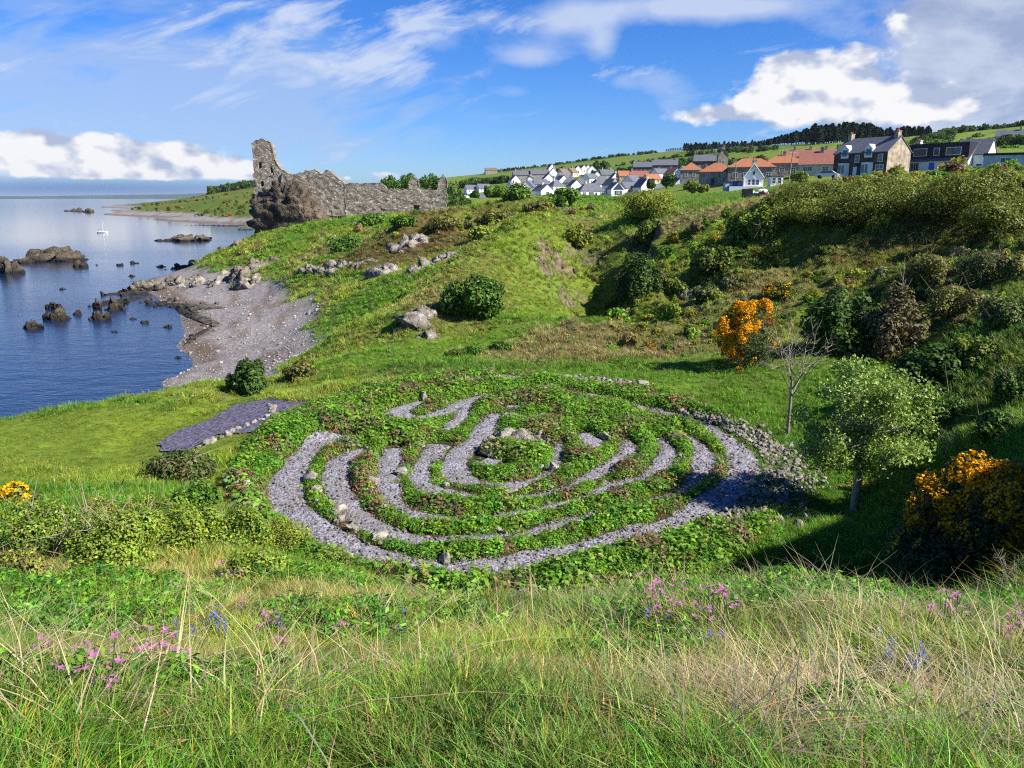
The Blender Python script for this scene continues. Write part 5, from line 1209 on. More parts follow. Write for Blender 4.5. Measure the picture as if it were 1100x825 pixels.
# sailing boat
Yb = 300.0; x_ = float(at(110, 249, Yb)[0]); r_ = thing('sailing_boat', 'small white sailing boat with bare mast anchored in the bay', 'boat', (x_, Yb, 0), R(8))
hl = MB(); sec = []
for i, t in enumerate(np.linspace(-1, 1, 13)):
    wd = .95 * (1 - max(0, t) ** 2.2) ** .8 * (1 if t > -.8 else .85); sh = .62 + .28 * t * t * (1 if t > 0 else .4)
    sec.append([(t * 2.9, -wd, sh), (t * 2.75, -wd * .82, .15), (t * 2.5, 0, -.35), (t * 2.75, wd * .82, .15), (t * 2.9, wd, sh)])
pts = [p for s_ in sec for p in s_]; fs = []
for i in range(12):
    for j in range(4): fs.append((i*5+j, (i+1)*5+j, (i+1)*5+j+1, i*5+j+1))
    fs.append((i*5, i*5+4, (i+1)*5+4, (i+1)*5))
fs.append((0,1,2,3,4)); hl.poly(pts, fs); hl.build('hull', M['frame'], r_)
MB().poly([(-1.3,-.55,.6),(1.1,-.5,.6),(1.1,.5,.6),(-1.3,.55,.6),(-1.1,-.45,1.1),(.7,-.4,1.05),(.7,.4,1.05),(-1.1,.45,1.1)], [(0,3,2,1),(4,5,6,7),(0,1,5,4),(1,2,6,5),(2,3,7,6),(3,0,4,7)]).build('cabin', M['frame'], r_)
MB().box(-.9, .5, -.50, -.42, .78, .95).build('window', m_glass, r_)
MB().tube([(.4, 0, .6), (.4, 0, 6.6)], [.06, .04], 6).build('mast', M['frame'], r_)
MB().tube([(.4, 0, 1.5), (-2.2, 0, 1.55)], [.1, .09], 6).build('boom', M['navy'], r_)
ry = MB()
for p in ((2.8,0,.9), (-2.8,0,.8)): ry.tube([p, (.4,0,6.5)], [.015,.015], 3)
ry.build('rigging', M['frame'], r_); r_.scale = (.72, .72, .72)
# ------------------------------------------------------------------ bushes and trees
m_leaf = leaf_mat('bush_leaf', False, .25, rough=.55, spec=.25)
m_need = leaf_mat('conifer_needles', False, .08, rough=.8, spec=.1)
m_bloss = leaf_mat('gorse_blossom', False, .3, rough=.6, spec=.1)
def lumps(r, n, rx, ry, rz):
    L = []
    for i in range(n):
        a = r.uniform(0, 6.283); q = math.sqrt(r.uniform(0, 1)) * .72
        z = r.uniform(.12, .80) * (1 - .55 * q * q); s = r.uniform(.17, .38)
        L.append((q * math.cos(a), q * math.sin(a), z, s))
    L.append((0, 0, .42, .46))
    return np.array(L)
def crown_points(r, L, n, rx, ry, rz, inner=.3, fl=.05):
    w = L[:, 3] ** 2; i = r.choice(len(L), int(n * 1.7), p=w / w.sum())
    dv = r.normal(0, 1, (len(i), 3)); dv /= np.linalg.norm(dv, axis=1)[:, None]
    rad = np.where(r.uniform(size=len(i)) < inner, r.uniform(.35, .9, len(i)), r.uniform(.86, 1.1, len(i)))
    P = L[i, :3] + dv * (L[i, 3] * rad)[:, None]
    k = np.ones(len(P), bool)
    for (a, b_, c_, s) in L: k &= ~((np.linalg.norm(P - np.array([a, b_, c_]), axis=1) < s * .62) & (rad > .8))
    k &= P[:, 2] > -fl
    P, dv = P[k][:n], dv[k][:n]
    return P * np.array([rx, ry, rz]), dv
def pal(r, n, cols, noisev=None):
    cols = np.array(cols); i = r.integers(0, len(cols), n); return cols[i]
GRN = [(.07,.155,.016),(.09,.19,.018),(.11,.21,.02)]; DGR = [(.04,.085,.014),(.055,.115,.016),(.07,.135,.018)]; OLV = [(.19,.215,.024),(.25,.265,.03),(.145,.175,.022)]
BRN = [(.14,.115,.045),(.18,.15,.065),(.11,.10,.035)]; LGR = [(.15,.26,.028),(.19,.29,.032),(.11,.21,.024)]; YGR = [(.25,.31,.03),(.20,.27,.026),(.29,.32,.04)]; GOR = [(.025,.05,.012),(.035,.06,.014),(.05,.065,.018)]
def bush(label, px, py, wpx, hpx, n, leaf, cols, seed, name='bush', cat='bush', group=None, nl=8, depth=.85, asp=.5, stems=5, blossom=0, bl_cols=((.82,.40,.008),(.88,.48,.010),(.72,.30,.006)), bl_zone=.35, up=.5, Y=None, bare=0, lift=0.0):
    if Y is None: x_, y_, z_ = hit(px, py)
    else: x_, y_, z_ = (float(v) for v in at(px, py, Y)); z_ = min(z_, gz(x_, y_) + .05) if lift == 0 else gz(x_, y_)
    sc = math.hypot(math.hypot(x_, y_), z_ - H) / 845.0 * (1.0 if y_ > 20 else 1.02)
    dcam = y_ * cp - (z_ - H) * sp; sc = dcam / F
    rx, rz = wpx * sc * .5, hpx * sc; ry = rx * depth
    y_ += ry * .6
    z_ = gz(x_, y_) - .05
    z0 = float(at(px, py, y_)[2]) if False else z_
    r = np.random.default_rng(seed); Lm = lumps(r, nl * 2 + 4, rx, ry, rz)
    P, dv = crown_points(r, Lm, n, rx / .95, ry / .95, rz / .98)
    root = thing(name, label, cat, (x_, y_, z0), 0, group)
    nm = dv + np.array([0, 0, up]) + r.normal(0, .5, dv.shape)
    cl = fbm(P[:, 0] * 2.2 / max(rx, .3), P[:, 1] * 2.2 / max(rx, .3), P[:, 2] * 2.2 / max(rx, .3), 3, seed)
    tint = pal(r, len(P), cols) * (.75 + .5 * cl)[:, None]
    mesh_obj('foliage', leaf_cards(P, nm, leaf * r.uniform(.6, 1.4, len(P)), asp, r, (.75, 1.25), tint, 'foliage'), root)
    root.children[-1].data.materials.append(m_leaf)
    if stems:
        mb = MB()
        for i in range(stems + bare):
            q = Lm[r.integers(0, len(Lm))]; e = np.array([q[0]*rx, q[1]*ry, q[2]*rz]) * (1.0 if i < stems else r.uniform(1.3, 1.75))
            m1 = e * .5 + r.normal(0, .08 * rx, 3); m1[2] = abs(m1[2])
            w0 = .007 + .010 * rz
            mb.tube([(r.normal(0, .08*rx), r.normal(0, .08*ry), -.1), tuple(m1), tuple(e)], [w0, w0 * .7, w0 * .3], 5)
            if i >= stems:
                for j in range(4):
                    t0 = r.uniform(.45, .9); s0 = m1 + (e - m1) * t0; d0 = (e - m1) * .4 + r.normal(0, .3 * rx, 3)
                    mb.tube([tuple(s0), tuple(s0 + d0)], [w0 * .4, w0 * .15], 4)
        mb.build('stem', M['pole'] if bare else M['brown'], root)
    if blossom:
        P, dv = crown_points(r, Lm, blossom * 5, rx, ry, rz, .05)
        cl = fbm(P[:, 0] * 3.2 / rx + 9, P[:, 1] * 3.2 / rx, P[:, 2] * 3.2 / rx, 3, seed + 1) + .30 * (P[:, 2] / rz - .5) - .22 * P[:, 0] / rx * 0.6
        k = np.argsort(-cl)[:blossom]; P, dv = P[k] + dv[k] * leaf * .6, dv[k]
        bmsh = leaf_cards(P, dv + r.normal(0, .6, dv.shape), leaf * .72 * r.uniform(.6, 1.3, len(P)), .85, r, (.7, 1.2), pal(r, len(P), bl_cols), 'blossom'); bmsh.materials.append(m_bloss)
        mesh_obj('blossom', bmsh, root)
    return root
G1 = 'bushes on the valley and hillside'
B = bush
B('round dark green bush on the grass edge above the beach', 262, 424, 48, 40, 5200, .10, DGR, 801, group=G1, nl=9)
B('low sparse olive bush right of the round dark bush', 318, 411, 42, 22, 1500, .10, OLV + BRN, 802, group=G1)
B('broad dark green bush under the blunt grass ridge', 505, 352, 80, 42, 6500, .12, DGR + GRN, 803, group=G1, nl=11)
B('dark brown spreading bush in front of the slate patch', 180, 518, 92, 36, 4200, .055, BRN + DGR, 804, group=G1, nl=10, bare=6)
B('small green bush right of the dark brown spreading bush', 207, 548, 50, 30, 2600, .05, GRN, 805, group=G1)
B('yellow gorse bush at the left frame edge', 8, 553, 64, 34, 2800, .04, GOR + OLV, 806, 'gorse_bush', 'gorse', 'gorse bushes in flower', blossom=2200, bl_cols=((.80,.50,.01),(.72,.42,.01)))
B('orange flowering gorse bush behind the bare sapling', 806, 396, 72, 72, 6500, .045, GOR, 807, 'gorse_bush', 'gorse', 'gorse bushes in flower', nl=14, blossom=24000)
B('large dark gorse with an orange flowering top at the right edge', 1082, 618, 205, 138, 20000, .035, GOR, 808, 'gorse_bush', 'gorse', 'gorse bushes in flower', nl=18, blossom=13000)
B('small orange gorse sprig low in front of the large dark gorse', 1004, 606, 36, 24, 1200, .04, GOR, 809, 'gorse_bush', 'gorse', 'gorse bushes in flower', blossom=220)
B('low gorse with few orange flowers left of the large dark gorse', 1012, 560, 46, 26, 1500, .05, GOR, 810, 'gorse_bush', 'gorse', 'gorse bushes in flower', blossom=90)
B('tiny orange gorse above the flowering gorse bush', 842, 325, 44, 18, 1400, .09, OLV + GOR, 811, 'gorse_bush', 'gorse', 'gorse bushes in flower', blossom=350)
B('big black green bush behind the leafy tree', 900, 382, 78, 66, 6000, .10, DGR, 812, group=G1, nl=10)
B('brown twiggy bush right of the black green bush', 966, 382, 72, 68, 4200, .09, BRN, 813, group=G1, nl=10, bare=10)
B('dark bush filling the gully behind the brown twiggy bush', 1012, 420, 80, 52, 4500, .10, DGR, 814, group=G1)
B('dark bush half way up the slope above the gorse', 772, 296, 50, 34, 2600, .14, DGR + OLV, 815, group=G1)
B('light green bush beside the dark bush half way up the slope', 798, 262, 40, 36, 2200, .15, LGR + OLV, 816, group=G1)
B('grey green thorn bush with pale tips on the upper slope', 826, 258, 40, 34, 2000, .14, OLV + GRN, 817, group=G1, bare=5)
B('dark scrub bush round the small pale rock face', 722, 322, 40, 16, 1800, .12, DGR + OLV, 818, group=G1)
B('second dark scrub bush right of the small pale rock face', 762, 324, 34, 18, 1800, .12, DGR + BRN, 819, group=G1)
B('large rounded bush crowning the dark cleft', 702, 236, 74, 28, 9000, .09, OLV + YGR, 820, group=G1, nl=11)
B('dark bush spilling down the wall of the cleft', 696, 272, 30, 30, 4200, .09, DGR + OLV, 821, group=G1)
B('tall dark ivy thicket against the sheer wall of the cleft', 690, 321, 50, 50, 6500, .09, DGR, 984, group=G1)
B('dark thorn bush before the ivy thicket of the cleft', 672, 322, 30, 30, 3200, .09, DGR + BRN, 985, group=G1)
B('dark bush clinging low on the cleft wall', 684, 300, 28, 24, 3000, .09, DGR + BRN, 980, group=G1)
B('olive bush on the seaward lip of the cleft', 622, 268, 34, 20, 2200, .14, OLV, 822, group=G1)
B('dark ivy bush at the foot of the cleft wall', 690, 318, 40, 24, 3200, .12, DGR, 824, group=G1)
B('round green bush on the ridge before the village', 606, 224, 42, 20, 3000, .26, GRN + LGR, 826, group=G1)
B('bright green bush at the seaward end of the village ridge', 556, 216, 34, 16, 1800, .3, LGR + GRN, 827, group=G1)
B('low brown bush on the ridge left of the round green bush', 580, 228, 34, 11, 1500, .24, OLV + BRN, 828, group=G1)
B('brown heathery bush on the ridge right of the castle', 530, 242, 44, 14, 1800, .2, OLV + BRN, 829, group=G1)
B('yellow green bush near the top of the pale rock gully', 516, 258, 32, 14, 1500, .18, YGR, 830, group=G1)
B('brown bush above the upper white rock face', 478, 250, 40, 16, 1600, .18, BRN + OLV, 831, group=G1)
B('dark green bush below the castle curtain wall', 372, 272, 44, 16, 1800, .18, DGR + GRN, 832, group=G1)
B('green bush by the castle doorway', 398, 244, 34, 14, 1500, .2, GRN, 833, group=G1)
B('green clump under the middle of the curtain wall', 432, 246, 30, 12, 1300, .2, GRN, 834, group=G1)
B('small dark clump in the turf below the ridge, left of three', 487, 384, 22, 8, 700, .08, DGR + GRN, 835, group=G1)
B('small dark clump in the turf below the ridge, middle of three', 508, 382, 30, 9, 900, .08, DGR + GRN, 836, group=G1)
B('small dark clump in the turf below the ridge, right of three', 537, 378, 26, 12, 900, .08, DGR + GRN, 837, group=G1)
# scrub of the left bank
for i, (a, b_, w, h, n, cols, lb, bare) in enumerate(((40,592,90,42,4200,YGR+GRN,'pale twiggy scrub bush at the far left of the bank',14),(112,604,90,50,5200,YGR+LGR,'yellow green bush with bare grey twigs on the left bank',14),(188,592,70,44,4200,LGR+YGR,'leafy yellow green bush in the middle of the left bank',5),
       (244,586,64,36,3400,YGR+GRN,'loose yellow green bush at the right of the left bank scrub',6),(300,590,56,30,2400,OLV+YGR,'olive bush with dry stems beside the front left path',8),(150,560,60,28,2600,GRN+YGR,'green bush behind the bare grey twigs',6),(90,560,50,24,1800,OLV+YGR,'thin olive bush on the edge of the short turf',8),
       (352,612,44,18,1500,YGR+GRN,'low yellow green bush touching the front left path',3),(12,620,50,30,1800,BRN+YGR,'dry brownish bush at the left frame edge below the gorse',8),(268,616,60,26,2200,LGR+YGR,'low bright bush below the loose yellow green one',3))):
    B(lb, a, b_ + 6, w * 1.3, h * 1.35, int(n * 2.4), .025, cols, 850 + i, group='scrub bushes on the left bank', bare=bare, nl=9)
# hedge of round bushes along the top of the right hand slope
H0 = 'rounded bushes along the top of the right slope'
HB = [(885,214,70,18),(925,206,70,15),(968,203,70,13),(1010,203,70,13),(1052,203,66,13),(1092,206,60,26),(876,246,56,24),(905,240,76,34),(955,236,84,38),(1005,238,84,38),(1056,240,80,36),(1098,240,60,36)]
_pos = ['first','second','third','fourth','fifth','sixth','seventh']
for i, (a, b_, w, h) in enumerate(HB):
    if i < 6: lb = f'{_pos[i]} olive bush from the lawn end of the skyline hedge'
    elif i < 12: lb = f'{_pos[i-6]} olive bush from the lawn in the row below the skyline hedge'
    else: lb = ['low bush on the grassy break in the slope','dark low bush right of the grassy break','bush at the lawn end of the second row','olive bush left of the grassy break','low bush under the fifth bush of the second row'][i-12]
    B(lb, a, b_ + 3, w * random.uniform(1.2, 1.8), h * random.uniform(.75, 1.2), 12000, .07, OLV + ([(.10,.14,.02)] if i % 2 else [(.05,.08,.015)]), 900 + i, group=H0, nl=11, depth=.8)
# brown scrub of the shaded right slope
for i, (a, b_, w, h, cols, lb) in enumerate(((1010,300,66,30,BRN+OLV,'brown scrub bush at the top of the shaded slope'),(1066,302,76,36,BRN+DGR,'brown scrub bush by the right frame edge of the shaded slope'),(1044,336,70,30,OLV+BRN,'olive brown bush half way down the shaded slope'),(1092,350,60,36,BRN+GRN,'twiggy bush at the frame edge of the shaded slope'),
       (1060,388,66,34,GRN+OLV,'green bush low on the shaded slope'),(1098,430,60,42,DGR+GRN,'dark green bush above the large dark gorse'),(1030,450,56,30,DGR+GRN,'dark bush right of the leafy tree'),(1078,470,50,30,GRN+DGR,'green bush just over the large dark gorse'),(985,330,44,22,DGR,'shadowy bush on the left side of the shaded slope'),(1096,300,40,26,OLV+BRN,'olive thorn bush high at the right frame edge'))):
    B(lb, a, b_, w, h, 6500, .06 if b_ < 400 else .045, cols, 930 + i, group='scrub bushes on the shaded right slope', bare=7, nl=9)

# ---- leafy tree right of the labyrinth
def branch(mb, p, d, L, r0, lev, r, ends):
    p = np.array(p, float); d = np.array(d, float); pts = [tuple(p)]; rr = [r0]
    for i in range(4):
        d = d + r.normal(0, .14, 3); d[2] += .05; d /= np.linalg.norm(d); p = p + d * L / 4; pts.append(tuple(p)); rr.append(r0 * (1 - .16 * (i + 1)))
        if lev > 0 and i >= 1:
            for _ in range(2 if i > 1 else 1):
                nd = d + r.normal(0, .75, 3); nd[2] = abs(nd[2]) * .6; nd /= np.linalg.norm(nd)
                branch(mb, p, nd, L * r.uniform(.4, .62), r0 * .55, lev - 1, r, ends)
    mb.tube(pts, rr, 6 if r0 > .03 else 4); ends.append(p)
def leafy_tree():
    x_, y_, z_ = hit(918, 550); r = np.random.default_rng(77)
    root = thing('leafy_tree', 'small tree with round light green crown and slim pale trunk beside the labyrinth', 'tree', (x_, y_, z_))
    sc = (y_ * cp - (z_ - H) * sp) / F
    mb = MB(); ends = []
    mb.tube([(0,0,-.2),(-.03,0,.5),(.02,.03,1.05)], [.13,.10,.085], 9)
    for i in range(7):
        a = i * .9 + r.uniform(0, .5); branch(mb, (.02,.03,.95 + .04 * i), (math.cos(a)*.6, math.sin(a)*.6, 1.1), 1.15, .045, 2, r, ends)
    ends = np.array(ends)
    tr = mb.build('trunk', plain_mat('pale_bark', (.30, .27, .22), .9, .25, 8, .3), root, smooth=True)
    cw, ch = 150 * sc * .5, 160 * sc
    Lm = []
    for i in range(64):
        a = r.uniform(0, 6.283); q = r.uniform(0, 1) ** .5 * .86; zz = r.uniform(-.75, .85); f_ = math.sqrt(max(0, 1 - zz * zz * .9))
        Lm.append((q * f_ * math.cos(a) * cw, q * f_ * math.sin(a) * cw * .9, 1.0 + ch * .36 + zz * ch * .42, r.uniform(.24, .48)))
    Lm = np.array(Lm); n = 20000
    i = r.choice(len(Lm), n, p=Lm[:, 3] ** 2 / (Lm[:, 3] ** 2).sum()); dv = r.normal(0, 1, (n, 3)); dv /= np.linalg.norm(dv, axis=1)[:, None]
    P = Lm[i, :3] + dv * (Lm[i, 3] * r.uniform(.3, 1.12, n) * np.array(1.0))[:, None] * np.array([1.1, 1.1, .8]); P = P[P[:, 2] > .95]
    tint = pal(r, len(P), [(.22,.33,.05),(.27,.39,.075),(.17,.27,.035),(.34,.44,.14)])
    me = leaf_cards(P, np.array([[0, 0, .5]]) + r.normal(0, 1, P.shape), .05 * r.uniform(.6, 1.3, len(P)), .5, r, (.75, 1.25), tint, 'crown'); me.materials.append(m_leaf)
    mesh_obj('crown', me, root)
leafy_tree()
def bare_tree(px, py, hpx, label, seed, lev=2, lean=0, name='bare_sapling'):
    x_, y_, z_ = hit(px, py); r = np.random.default_rng(seed); sc = (y_ * cp - (z_ - H) * sp) / F; h = hpx * sc
    root = thing(name, label, 'tree', (x_, y_, z_)); mb = MB(); ends = []
    mb.tube([(0,0,-.2),(lean*.2*h,0,.3*h),(lean*.5*h,.02,.55*h)], [.019*h,.014*h,.011*h], 7); tr = mb.build('trunk', plain_mat('grey_bark', (.26,.22,.16), .9, .2, 8), root)
    for i in range(9):
        a = r.uniform(0, 6.28); z0 = r.uniform(.35, .56) * h; mb = MB()
        branch(mb, (lean*z0, 0, z0), (math.cos(a)*.6, math.sin(a)*.6, 1.1), h * .38, .007*h, lev, r, ends); mb.build('branch', tr.data.materials[0], root)
bare_tree(846, 468, 116, 'thin leafless sapling left of the leafy tree', 31)
bare_tree(1012, 500, 42, 'dead pale branching stem in the shade right of the leafy tree', 32, 1, .2)
bare_tree(1068, 648, 60, 'dry stalky stem on the crest before the large dark gorse', 33, 1, .3)

# ---- round trees behind castle and among the houses
def round_tree(px, py, Y, wpx, hpx, cols, label, seed, n=1500, group=None, name='broadleaf_tree'):
    x_, y_, z_ = (float(v) for v in at(px, py, Y)); z_ = min(z_, gz(x_, y_) + .3); sc = Y / 850; r = np.random.default_rng(seed); rx, h = wpx * sc * .5, hpx * sc
    root = thing(name, label, 'tree', (x_, y_, z_), 0, group)
    MB().tube([(0,0,-1),(0,0,h*.5)], [rx*.10, rx*.06], 6).build('trunk', M['brown'], root)
    Lm = lumps(r, 10, rx, rx, h); P, dv = crown_points(r, Lm, n, rx, rx, h * .88, .3); P[:, 2] += h * .12
    me = leaf_cards(P, dv + r.normal(0, .6, dv.shape), max(.16, 1.1 * sc) * r.uniform(.7, 1.5, len(P)), .6, r, (.7, 1.25), pal(r, len(P), cols), 'crown'); me.materials.append(m_leaf)
    mesh_obj('crown', me, root)
GT_ = 'trees round castle and village'
for i, q in enumerate(((412,203,350,18,11,GRN+DGR,'bushy tree left of the trees over the curtain wall'),(428,202,360,22,15,DGR,'dark tree filling the gap over the curtain wall'),(447,202,350,22,16,GRN+OLV,'olive tree behind the first wall stub'),(466,202,350,20,15,DGR+GRN,'tree just left of the end wall stub'),(498,222,230,20,22,DGR+GRN,'rounded dark tree right of the castle end wall'),(478,203,380,20,14,GRN,'green tree showing right of the end wall stub'),(489,228,215,24,40,DGR,'tall dark tree right behind the castle end wall'),(487,236,200,22,22,DGR+GRN,'dark bushy tree at the foot of the castle end wall'),(420,205,330,26,18,DGR+GRN,'tree showing over the middle of the curtain wall'),(436,203,340,26,19,GRN,'highest tree showing over the curtain wall'),(458,204,330,28,17,DGR+GRN,'tree between the two wall stubs'),
        (404,204,380,16,8,GRN,'small tree at the left of those above the curtain wall'),(472,204,320,22,18,DGR,'dark tree behind the end wall stub'),(535,216,300,20,18,LGR+GRN,'light green tree left of the village'),(548,213,310,18,14,GRN+OLV,'olive tree beside the light green tree'),(525,214,300,18,14,LGR,'low bright tree behind the white cottages below the castle'),
        (512,214,310,14,9,DGR+GRN,'dark small tree above the white cottage across the valley'),(716,200,280,22,16,DGR,'dark garden tree among the orange roofs'),(700,198,300,12,11,DGR,'small dark tree beside the dark garden tree'),(744,206,200,24,13,GRN+OLV,'round green garden bush at the lawn edge'),(755,207,195,14,8,OLV,'tan green garden bush beside the round one'),
        (641,183,620,10,12,DGR,'tall dark tree behind the top row of houses'),(648,182,630,10,9,DGR,'second dark tree behind the top row of houses'),(602,192,540,12,5,GRN+DGR,'green bush among the back row roofs'),(665,186,560,10,6,DGR,'dark tree where the top row meets the field'),(788,172,420,14,9,DGR+GRN,'dark tree above the orange roofs'),(800,172,420,16,6,GRN+OLV,'green hedge tree right of the dark tree above the orange roofs'),
        (816,172,400,14,6,OLV,'olive tree above the upper orange house'),(858,200,160,20,17,GRN+OLV,'green bush behind the leaning telegraph pole'),(970,180,230,22,14,GRN,'green tree between the dark stone house and black dormer'),(985,165,330,20,12,LGR+GRN,'bright tree above the black dormer'),(1008,160,330,26,12,GRN,'wide green tree over the black dormer house'),
        (1035,160,320,26,11,GRN+LGR,'round tree behind the white gable'),(1062,164,300,24,14,GRN+DGR,'green tree right of the white gable'),(1085,166,280,24,10,GRN,'low tree over the long flat roofed building'),(1098,160,290,20,14,DGR+GRN,'dark tree at the right frame edge on the hillside'),(1050,152,400,24,9,GRN,'hedgerow tree below the farmhouse'),(1010,150,450,22,8,GRN+DGR,'hedgerow tree under the pine wood end'),
        (626,213.5,340,12,5,DGR+GRN,'dark shrub at the end of the garden fence'),(650,214,320,16,4,GRN,'low shrub along the garden fence'),(590,213,380,16,6,GRN,'green shrub between the lowest cottages'),(512,198,620,18,7,GRN,'hedge tree on the green field above the castle trees'),(541,196,620,12,8,DGR+GRN,'dark tree where the village meets the green field'))):
    round_tree(*q[:7], 1000 + i, 900, GT_)
# ---- conifer wood on the ridge
def conifer_meshes(seed):
    r = np.random.default_rng(seed); n = 420
    t = r.uniform(.12, 1, n) ** .8; a = r.uniform(0, 6.283, n); w = (.17 * (1 - t) ** .75 + .02) * r.uniform(.5, 1.15, n)
    P = np.stack([w * np.cos(a), w * np.sin(a), t], 1); nm = np.stack([np.cos(a) * .5, np.sin(a) * .5, np.full(n, .8)], 1) + r.normal(0, .35, (n, 3))
    me = leaf_cards(P, nm, .055 * r.uniform(.6, 1.4, n), .5, r, (.6, 1.3), pal(r, n, [(.012,.028,.012),(.018,.038,.015),(.026,.046,.018)]), 'crown'); me.materials.append(m_need)
    tk = MB().tube([(0,0,-.06),(0,0,.95)], [.022,.004], 5); tm = np_mesh('trunk', np.array(tk.v), tk.f, M['brown']); return me, tm
CON = [conifer_meshes(1200 + i) for i in range(6)]
def ridge_py(px): return np.interp(px, [520,545,575,700,740,800,830,870,935,1000], [189,185,181,167,161,158.5,157,154.5,153,151])
def conifer(px, Y, hpx, group, label):
    x_, y_, z_ = (float(v) for v in at(px, float(ridge_py(px)), Y)); z_ = min(gz(x_, y_), z_ + 6); h = hpx * Y / 850
    top = float(at(px, float(ridge_py(px)) - hpx, Y)[2]); h = max(top - z_, 3.0)
    root = thing('conifer_tree', label, 'conifer', (x_, y_, z_), random.uniform(0, 6.28), group); a, b_ = CON[random.randrange(6)]
    for nm, me in (('crown', a), ('trunk', b_)):
        o = mesh_obj(nm, me, root); o.scale = (h * random.uniform(1.3, 1.8), h * random.uniform(1.3, 1.8), h)
for px in np.arange(866, 936, 1.55): conifer(px + random.uniform(-.7, .7), random.uniform(600, 640), random.uniform(15, 22.5) * (1 - .2 * (px < 872)), 'conifers of the tall dark wood on the ridge', 'tall dark conifer in the highest wood on the ridge')
for px in np.arange(868, 934, 2.4): conifer(px + random.uniform(-.7, .7), random.uniform(560, 590), random.uniform(13, 18), 'conifers of the tall dark wood on the ridge', 'tall dark conifer in the highest wood on the ridge')
for px in np.arange(940, 1000, 1.5): conifer(px + random.uniform(-.6, .6), random.uniform(580, 610), random.uniform(11, 17), 'conifers of the second wood right of the tallest', 'dark conifer in the second wood, behind the stone house chimney')
for px in np.arange(812, 868, 1.5): conifer(px + random.uniform(-.6, .6), random.uniform(660, 690), 5 + 11 * ((px - 808) / 60) * random.uniform(.7, 1.2), 'conifers of the lower wood left of the tallest', 'dark conifer in the lower wood stepping up to the tallest')
for px in np.arange(735, 812, 1.7): conifer(px + random.uniform(-.6, .6), random.uniform(800, 860), random.uniform(4.5, 8), 'small conifers along the thin ridge belt', 'small conifer in the thin belt along the ridge line')
for px in list(np.arange(716, 733, 1.9)): conifer(px, 900, random.uniform(3, 5), 'conifers of the little ridge clump', 'little conifer in the clump left of the ridge belt')
for px in np.arange(523, 562, 1.9): conifer(px, random.uniform(900, 960), random.uniform(2.5, 5.5), 'small conifers on the low ridge above the village', 'small dark conifer on the low ridge above the village end')
# hedgerows on the far fields (one mass)
P = []
for (pts, cnt, hh_) in (([(560,183,1000),(640,176,960),(700,172,900)], 90, 4), ([(600,187,760),(680,179,740),(760,172,640),(830,167,520)], 110, 4), ([(640,191,560),(700,182,560),(740,178,500)], 120, 5), ([(500,206,560),(540,200,560)], 60, 5),([(900,168,330),(960,163,340),(1000,157,380),(1060,148,480),(1100,142,480)], 160, 4),([(1010,149,600),(1060,143,560),(1100,136.5,520)], 120, 4),([(960,175,220),(1000,166,290),(1050,161,300),(1100,156,300)], 160, 4), ([(230,212,900),(276,208,1000)], 60, 9), ([(520,188,900),(600,180,1000),(690,168,1000)], 110, 4)):
    q = resample(np.array([np.r_[np.array([float(v) for v in at(*p)])[:2], hh_] for p in pts]), 3.0); i = rng.integers(0, len(q), cnt)
    P.append(np.c_[q[i, :2] + rng.normal(0, 4, (cnt, 2)), q[i, 2] * rng.uniform(.5, 1.1, cnt)])
P = np.concatenate(P); n = len(P); z = ground(P[:, 0], P[:, 1])
def hedge_piece(s):
    r = np.random.default_rng(s); Lm = lumps(r, 7, 1, 1, 1); q, dv = crown_points(r, Lm, 420, .75, .75, 1.0); return leaf_cards(q, dv + r.normal(0, .6, dv.shape), .10 * r.uniform(.6, 1.3, len(q)), .7, r, (.7, 1.25))
scatter('hedgerow', np.c_[P[:, :2], z - .3], tilt(n, .05), P[:, 2], hue(np.repeat(np.array([(.05, .09, .016)]), n, 0), .35, 0), rng.integers(0, 4, n), [hedge_piece(1300 + i) for i in range(4)], m_grass, 'dark hedgerows dividing the far fields', 'hedgerow')

# rough undergrowth on the hillside and the ridge (nobody could count it)
def spots(px0, px1, y0, y1, N, thr, sd):
    Y = np.exp(rng.uniform(math.log(y0), math.log(y1), N)); t = (rng.uniform(px0, px1, N) - CX) / 803; x = t * Y
    k = (fbm(x * .22, Y * .22, oct=4, seed=sd) > thr) & (lab_r(x, Y) > 1.25) & (ground(x, Y) > 3.5) & ~((t * 803 + CX < 878) & (Y > 62) & (px0 == 650)); return x[k], Y[k]
L_ = [spots(650, 1300, 36, 80, 7000, .40, 201), spots(930, 1300, 19, 44, 3000, .40, 202), spots(480, 640, 62, 112, 420, .54, 203), spots(330, 500, 80, 128, 180, .57, 204)]
Y_ = np.exp(rng.uniform(math.log(440), math.log(1050), 900)); x_ = (rng.uniform(140, 292, 900) - CX) / 803 * Y_; k = (ground(x_, Y_) > 2.2) & (fbm(x_ * .02, Y_ * .02, oct=3, seed=207) > .46); L_.append((x_[k], Y_[k]))
x = np.concatenate([a for a, _ in L_]); y = np.concatenate([b_ for _, b_ in L_]); z = ground(x, y); n = len(x)
uc = np.array([OLV[0], OLV[1], OLV[2], GRN[1], GRN[2], OLV[0], BRN[1], YGR[0], YGR[1], (.26, .23, .10)])[rng.integers(0, 10, n)]
scatter('undergrowth', np.stack([x, y, z - .12], 1), tilt(n, .15), rng.gamma(3, .115, n) * np.clip(y / 55, .5, 1.4) * np.where(y > 400, 2.2, 1.0), hue(np.where((y > 400)[:, None], np.array([(.22, .17, .02), (.06, .10, .02), (.10, .13, .02), (.04, .07, .015)])[rng.integers(0, 4, n)], uc), .25, 0), rng.integers(0, 4, n), [hedge_piece(1320 + i) for i in range(4)], m_grass, 'tangled bracken and bramble undergrowth over the right hillside and ridge', 'undergrowth')
